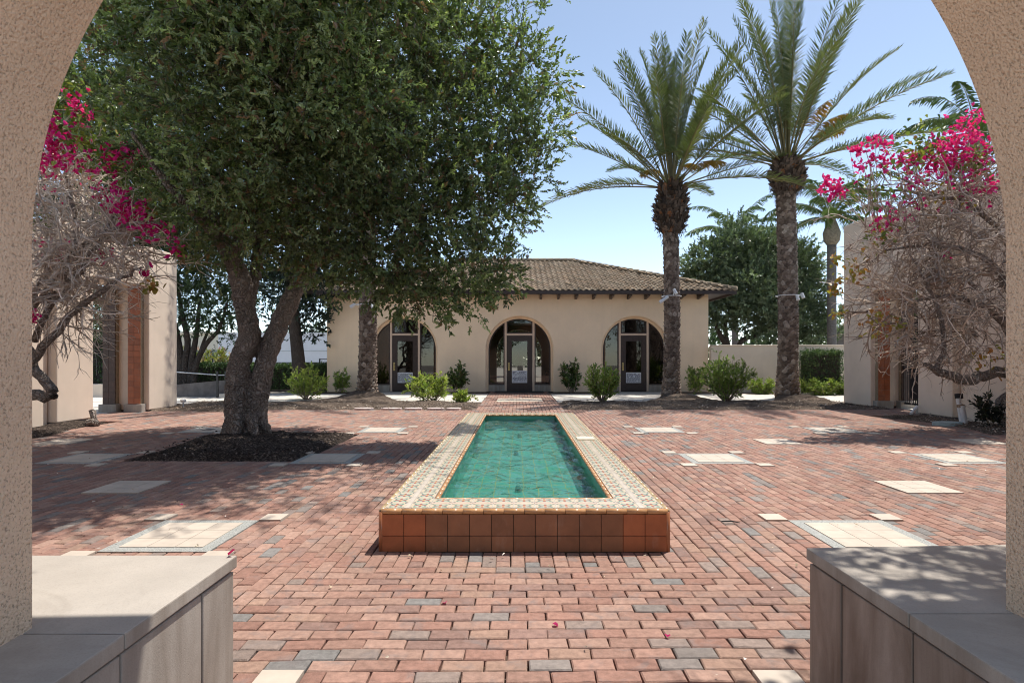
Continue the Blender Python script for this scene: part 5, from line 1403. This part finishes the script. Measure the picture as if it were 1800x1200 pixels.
# ================================================================ bougainvilleas
def bougainvillea(label, stems, masses, flowers, leaves, ntw, tw_r, cols, flow=(0, 0, 0), name='bougainvillea', tlen=(.5, 1.25)):
    base = stems[0][0][0]
    t = thing(name, label, 'bougainvillea', (base[0], base[1], 0), 'bougainvilleas round the courtyard')
    sb = MB()
    for pts, r in stems:
        p = catmull(pts, 6); rr = np.interp(np.linspace(0, 1, len(p)), np.linspace(0, 1, len(r)), r)
        p[1:-1] += rng.normal(0, .02, (len(p) - 2, 3)); sb.tube(p, rr, 8, (.20, .155, .125))
    sb.build('stems', M['oak_bark'], t, smooth=True)
    tm = MB(); cols = np.array(cols); cols2 = cols; ends = []
    wts = np.array([m[3] ** 2 * m[4] for m in masses]); wts /= wts.sum()
    for i in range(ntw):
        m = masses[rng.choice(len(masses), p=wts)]; c = np.array(m[:3]); sx = np.array([m[3], m[3] * .8, m[3] * (m[5] if len(m) > 5 else .8)])
        u = rdir(1)[0]; p = c + u * sx * rng.uniform(.05, .95) ** .6
        d = nrm(u * .6 + np.array(flow) + rng.normal(0, .55, 3)); Lt = rng.uniform(*tlen); k = 7; pts = [p]
        for j in range(k):
            d = nrm(d + rng.normal(0, .22, 3) + np.array([0, 0, -.05])); pts.append(pts[-1] + d * Lt / k)
        pts = np.array(pts); r0 = tw_r * rng.uniform(.5, 1.6)
        if rng.random() < .10: r0 *= 2.0
        cc = cols[rng.integers(len(cols))] * rng.uniform(.8, 1.2)
        V, F = tube(pts, np.linspace(r0, r0 * .4, k + 1), 4, False); tm.add(V, F, cc)
        for q in range(rng.integers(4, 9)):
            j = rng.integers(1, k); s0 = pts[j]; dd_ = nrm((pts[j + 1] - pts[j]) / np.linalg.norm(pts[j + 1] - pts[j]) * .7 + rng.normal(0, .6, 3)); ln = rng.uniform(.10, .42)
            m1 = s0 + dd_ * ln * .5 + rng.normal(0, .025, 3); e1 = s0 + dd_ * ln + rng.normal(0, .04, 3)
            V, F = tube([s0, m1, e1], [r0 * .55, r0 * .45, r0 * .25], 3, False); tm.add(V, F, cc * rng.uniform(.85, 1.15)); ends.append(e1)
        ends.append(pts[-1])
    for (c, r, n_) in flowers:                        # flowering shoots reach back into the tangle
        c = np.array(c); mc = np.array([m[:3] for m in masses]); j = ((mc - c) ** 2).sum(1).argmin()
        for q in range(3 if n_ > 20 else 2):
            e = mc[j] + rdir(1)[0] * masses[j][3] * .5; tip = c + rng.normal(0, .35, 3) * r
            p = catmull([e, (e + tip) / 2 + np.array([0, 0, .12]) + rng.normal(0, .08, 3), tip], 5)
            V, F = tube(p, np.linspace(tw_r * .8, tw_r * .3, len(p)), 4, False); tm.add(V, F, cols2[rng.integers(len(cols2))])
    tm.build('twigs', M['twig'], t, smooth=True)
    fb = MB()
    for (c, r, n_) in flowers:
        # sprigs of papery bracts in threes
        c = np.array(c); n_ = max(4, int(n_ * .68)); cen = c + rng.normal(0, .62, (n_, 3)) * np.array([r, r * .8, r]); u = rdir(n_) + np.array([0, -.3, .4])
        u = nrm(u)
        for k in range(3):
            a = k * 2.094 + rng.uniform(0, 6.28, n_)
            r_ = rng.normal(size=(n_, 3)); s1 = nrm(np.cross(u, r_ * 0 + np.array([.3, .5, .81]))); s2 = np.cross(u, s1)
            d = nrm(u * .75 + np.cos(a)[:, None] * s1 + np.sin(a)[:, None] * s2)
            V, F = leaf_mesh(cen, d, u - d * .2, rng.uniform(.055, .085, n_), rng.uniform(.045, .065, n_), .3, .15)
            fb.add(V, F, np.repeat(palette(n_, [(.68, .022, .30), (.76, .045, .38), (.60, .015, .20), (.80, .10, .44)], [.4, .3, .15, .15], .15), 2, 0))
        V = []
    fb.build('flowers', M['bract'], t)
    lb_ = MB()
    for (c, r, n_, lc) in leaves:
        n_ = int(n_ * 1.7); cen = np.array(c) + rng.normal(0, .5, (n_, 3)) * r; d = rdir(n_) + np.array([0, 0, -.3])
        V, F = leaf_mesh(cen, d, np.array([0, -.3, 1.]) + .5 * rng.normal(size=(n_, 3)), rng.uniform(.07, .125, n_), rng.uniform(.05, .08, n_), .15, .2)
        lb_.add(V, F, np.repeat(palette(n_, lc, np.ones(len(lc)), .2), 2, 0))
    lb_.build('leaves', M['leaf'], t)
    return t
LYG = [(.17, .22, .05), (.24, .26, .06), (.10, .15, .035)]
LYO = [(.36, .26, .05), (.30, .27, .06), (.40, .18, .05)]
Y = 9.2; KS = .9
def ms(l, Y): return [(*P(a, b_, Y + dy), r, w, *z) for (a, b_, dy, r, w, *z) in l]
def fl_(l, Y): return [(P(a, b_, Y + dy), r, n_) for (a, b_, dy, r, n_) in l]
def lf_(l, Y): return [(P(a, b_, Y + dy), r, n_, c) for (a, b_, dy, r, n_, c) in l]
bougainvillea('leafless sun-bleached bougainvillea with pale tangled twigs and few magenta sprays', [
    (PP([(10, 770, 9.4), (35, 700, 9.4), (95, 695, 9.3), (60, 640, 9.3), (40, 560, 9.2), (90, 470, 9.2)]), [.10, .10, .075, .08, .06, .03]),
    (PP([(10, 720, 9.3), (55, 640, 9.2), (100, 580, 9.1), (180, 510, 9.0), (250, 470, 9.0)]), [.09, .07, .055, .04, .015]),
    (PP([(20, 560, 9.3), (90, 520, 9.2), (130, 490, 9.1), (165, 440, 9.1), (200, 380, 9.0)]), [.05, .045, .04, .03, .015]),
    (PP([(60, 600, 9.3), (130, 440, 9.1), (120, 330, 9.2), (100, 240, 9.2)]), [.05, .04, .03, .012]),
    (PP([(60, 540, 9.2), (150, 430, 9.0), (250, 390, 8.9), (300, 400, 8.9)]), [.035, .03, .02, .01])],
    [(x, y_, z_, r * KS, *q) for (x, y_, z_, r, *q) in ms([(70, 380, .2, .95, 1.1), (130, 420, 0, .85, 1.2), (190, 440, 0, .75, 1.1), (90, 500, .1, .8, 1.2), (160, 510, 0, .7, .8), (225, 430, 0, .5, .7), (60, 300, .1, .6, .8), (130, 340, .1, .7, 1.0), (200, 380, 0, .55, .8), (110, 560, .1, .55, .5)], Y)],
    [(c_, r * KS, int(n_ * 1.05)) for (c_, r, n_) in fl_([(95, 250, -.3, .34, 130), (80, 225, -.3, .2, 40), (135, 190, -.2, .20, 34), (150, 200, -.2, .14, 18), (115, 165, -.2, .12, 10), (205, 272, -.3, .20, 66), (235, 282, -.3, .16, 46), (140, 285, -.3, .26, 50), (85, 275, -.3, .26, 60), (195, 300, -.2, .14, 22), (220, 365, -.3, .22, 90), (245, 385, -.3, .20, 70), (270, 400, -.3, .12, 26), (200, 345, -.2, .22, 36), (295, 402, -.3, .09, 14), (305, 435, -.3, .13, 26), (320, 440, -.3, .08, 9), (85, 445, 0, .22, 24), (120, 450, 0, .18, 18), (185, 448, 0, .18, 16), (255, 480, -.2, .09, 9), (62, 555, -.2, .10, 12), (90, 320, -.1, .3, 20), (180, 330, -.1, .25, 20)], Y)],
    [(c_, r * KS, n_, k_) for (c_, r, n_, k_) in lf_([(130, 230, -.2, .38, 90, LYG), (170, 190, -.2, .22, 40, LYG), (90, 190, -.2, .25, 40, LYG), (180, 265, -.2, .35, 70, LYG), (215, 295, -.2, .25, 46, LYG), (265, 365, -.2, .18, 16, LYO), (315, 440, -.3, .10, 10, LYG), (270, 500, -.2, .14, 16, LYO), (75, 385, 0, .3, 24, LYG), (130, 155, -.2, .2, 30, LYG)], Y)],
    560, .0098, [(.68, .59, .50), (.76, .67, .58), (.54, .455, .38), (.62, .535, .455)], flow=(.35, -.1, 0), tlen=(.4, 1.05))
Y = 11.2
bougainvillea('dense brown tangled bougainvillea with magenta sprays on top and few yellow leaves', [
    (PP([(1770, 750, 11.6), (1755, 715, 11.6), (1800, 670, 11.5), (1760, 655, 11.4), (1700, 668, 11.2), (1655, 655, 11.0), (1625, 640, 10.9)]), [.09, .09, .10, .10, .10, .075, .04]),
    (PP([(1645, 652, 11.0), (1660, 600, 11.0), (1640, 520, 11.0), (1600, 450, 11.0)]), [.05, .045, .035, .015]),
    (PP([(1800, 640, 11.5), (1760, 560, 11.3), (1680, 520, 11.1), (1600, 530, 11)]), [.09, .08, .05, .02]),
    (PP([(1800, 560, 11.5), (1740, 460, 11.3), (1640, 430, 11.1), (1560, 440, 11)]), [.07, .06, .04, .015]),
    (PP([(1800, 460, 11.5), (1720, 370, 11.3), (1620, 340, 11.1), (1500, 330, 10.9)]), [.06, .045, .03, .012]),
    (PP([(1790, 360, 11.4), (1720, 300, 11.3), (1640, 280, 11.2)]), [.04, .03, .012]),
    (PP([(1650, 345, 11.1), (1560, 300, 11.0), (1530, 270, 11.0)]), [.02, .014, .006])],
    ms([(1720, 400, .2, 1.0, 1.2), (1650, 420, 0, .9, 1.2), (1590, 450, 0, .8, 1.0), (1710, 500, .2, 1.0, 1.3), (1640, 530, 0, .9, 1.3), (1570, 540, 0, .65, .8), (1720, 590, .2, .8, 1.1), (1660, 600, 0, .65, .8), (1540, 480, 0, .5, .5), (1690, 330, .1, .8, 1.0), (1610, 370, 0, .7, .7), (1750, 300, .2, .6, .7), (1610, 590, 0, .5, .6), (1545, 390, 0, .55, .3), (1690, 655, 0, .35, .25)], Y),
    fl_([(1465, 328, -.3, .20, 90), (1472, 338, -.3, .12, 26), (1515, 263, -.2, .15, 30), (1500, 268, -.2, .10, 18), (1540, 250, -.2, .15, 34), (1560, 256, -.2, .10, 16), (1515, 295, -.2, .13, 28), (1555, 285, -.2, .15, 40), (1588, 282, -.2, .14, 30), (1530, 280, -.2, .09, 9), (1708, 222, -.4, .26, 90), (1682, 255, -.4, .34, 150), (1650, 272, -.3, .3, 100), (1670, 285, -.3, .25, 70), (1730, 270, -.3, .26, 50), (1720, 300, -.2, .35, 50), (1640, 285, -.2, .3, 50), (1605, 318, -.1, .24, 26), (1740, 325, -.2, .22, 36), (1700, 335, -.1, .22, 24), (1600, 325, -.1, .2, 24), (1560, 385, -.1, .26, 40), (1600, 375, 0, .3, 30), (1545, 400, -.1, .14, 20), (1700, 360, 0, .3, 20), (1655, 452, -.1, .12, 7)], Y),
    lf_([(1620, 260, -.2, .4, 90, LYG), (1600, 275, -.1, .35, 50, LYG + LYO), (1720, 280, -.2, .4, 60, LYG), (1530, 335, -.1, .5, 60, LYG), (1545, 415, -.2, .25, 26, LYO + LYG), (1470, 505, -.4, .14, 30, LYO), (1500, 465, -.3, .24, 18, LYO), (1510, 480, -.3, .2, 12, LYO), (1580, 570, -.3, .14, 14, LYO + LYG), (1540, 555, -.3, .2, 12, LYO), (1470, 455, -.4, .14, 10, LYO), (1470, 550, -.4, .12, 8, LYO), (1700, 290, -.2, .3, 40, LYG), (1650, 340, -.1, .5, 30, LYO), (1730, 625, -.1, .3, 22, LYO), (1530, 585, -.2, .3, 10, LYO)], Y),
    690, .0122, [(.42, .335, .265), (.50, .405, .325), (.60, .505, .42), (.30, .23, .18)], flow=(-.35, -.1, 0))
# the vine on the archway's eave: above the picture, its shade falls on the ledges
zE = 4.45
bougainvillea('tangled bougainvillea vine trained along the archway eave', [
    ([(6.2, 2.4, 0.0), (6.2, 2.9, 2.5), (5.0, 2.9, 4.2), (3.6, 2.9, 4.35), (2.3, 3.0, 4.35)], [.06, .05, .045, .035, .015])],
    [(2.85, 3.05, zE, .6, 1.4, .3), (3.4, 2.98, zE + .1, .7, 1.2, .3), (2.45, 3.4, zE + .1, .3, .3, .3), (4.2, 2.9, zE + .1, .8, .7, .3)],
    [((2.9, 2.9, 4.6), .3, 40), ((3.6, 2.9, 4.65), .4, 60)], [((2.8, 3.05, zE), .5, 105, LYG), ((3.3, 3.0, zE), .6, 120, LYG), ((2.45, 3.5, zE + .1), .25, 40, LYG)], 190, .0075,
    [(.20, .155, .13), (.27, .215, .18)], flow=(-.15, .05, .1), name='bougainvillea_vine', tlen=(.3, .7))
bougainvillea('thin bare bougainvillea shoots over the left end of the archway eave', [
    ([(-6.2, 2.2, 0.0), (-6.2, 2.8, 2.5), (-4.0, 2.75, 4.25), (-1.8, 2.9, 4.3), (-.75, 3.1, 4.25)], [.05, .045, .03, .02, .006])],
    [(-1.05, 3.02, 4.25, .22, .3, .3), (-2.2, 2.85, 4.3, .4, .5, .3)], [((-2.5, 2.8, 4.45), .2, 14)], [((-2.2, 2.85, 4.3), .3, 20, LYG)], 16, .006,
    [(.42, .355, .31)], flow=(.3, .1, .1), name='bougainvillea_vine', tlen=(.3, .7))

# ================================================================ light, sky, camera
w = bpy.data.worlds.new('World'); scene.world = w; w.use_nodes = True
nt = w.node_tree; nt.nodes.clear(); n = N(nt)
sky = n('ShaderNodeTexSky', sky_type='NISHITA', sun_disc=False)
el = math.atan2(SUN[2], math.hypot(SUN[0], SUN[1])); az = math.atan2(SUN[0], SUN[1])
sky.sun_elevation = el; sky.sun_rotation = az; sky.air_density = AIR; sky.dust_density = DUST; sky.ozone_density = 1.5; sky.altitude = ALT
skc = mixc(n, 1.0, sky.outputs[0], (0.98, 0.85, 0.67), 'MULTIPLY')
bg = n('ShaderNodeBackground', {'Color': skc, 'Strength': SKY})
n.link(bg.outputs[0], n('ShaderNodeOutputWorld').inputs[0])
ld_ = bpy.data.lights.new('sun', 'SUN'); ld_.energy = SUN_E; ld_.angle = R(0.53); ld_.color = (1.0, 0.955, 0.89)
so = bpy.data.objects.new('sun', ld_); COL.objects.link(so)
so.rotation_euler = Vector(-SUN).to_track_quat('-Z', 'Y').to_euler(); so.location = (10, 10, 40)
cd = bpy.data.cameras.new('camera'); cam = bpy.data.objects.new('camera', cd); COL.objects.link(cam)
cam.location = (0, 0, CH); cam.rotation_euler = (R(90), 0, 0)
cd.sensor_width = 36; cd.sensor_fit = 'HORIZONTAL'; cd.lens = 36 * F_PX / 1800
cd.shift_x = -(CX - 900) / 1800; cd.shift_y = (HY - 600) / 1800
cd.clip_start = 0.05; cd.clip_end = 1000
scene.camera = cam
scene.render.engine = 'CYCLES'
c = scene.cycles
c.max_bounces = 12; c.diffuse_bounces = 7; c.glossy_bounces = 4; c.transmission_bounces = 4; c.transparent_max_bounces = 16
c.caustics_reflective = False; c.caustics_refractive = False
c.use_denoising = DENOISE; c.denoising_prefilter = 'ACCURATE'; c.denoising_input_passes = 'RGB_ALBEDO_NORMAL'; c.pixel_filter_type = 'BLACKMAN_HARRIS'; c.filter_width = 1.05
c.sample_clamp_indirect = 3; c.use_adaptive_sampling = False
scene.view_settings.view_transform = 'Standard'; scene.view_settings.look = 'None'
scene.view_settings.exposure = EXPO; scene.view_settings.gamma = 1.0
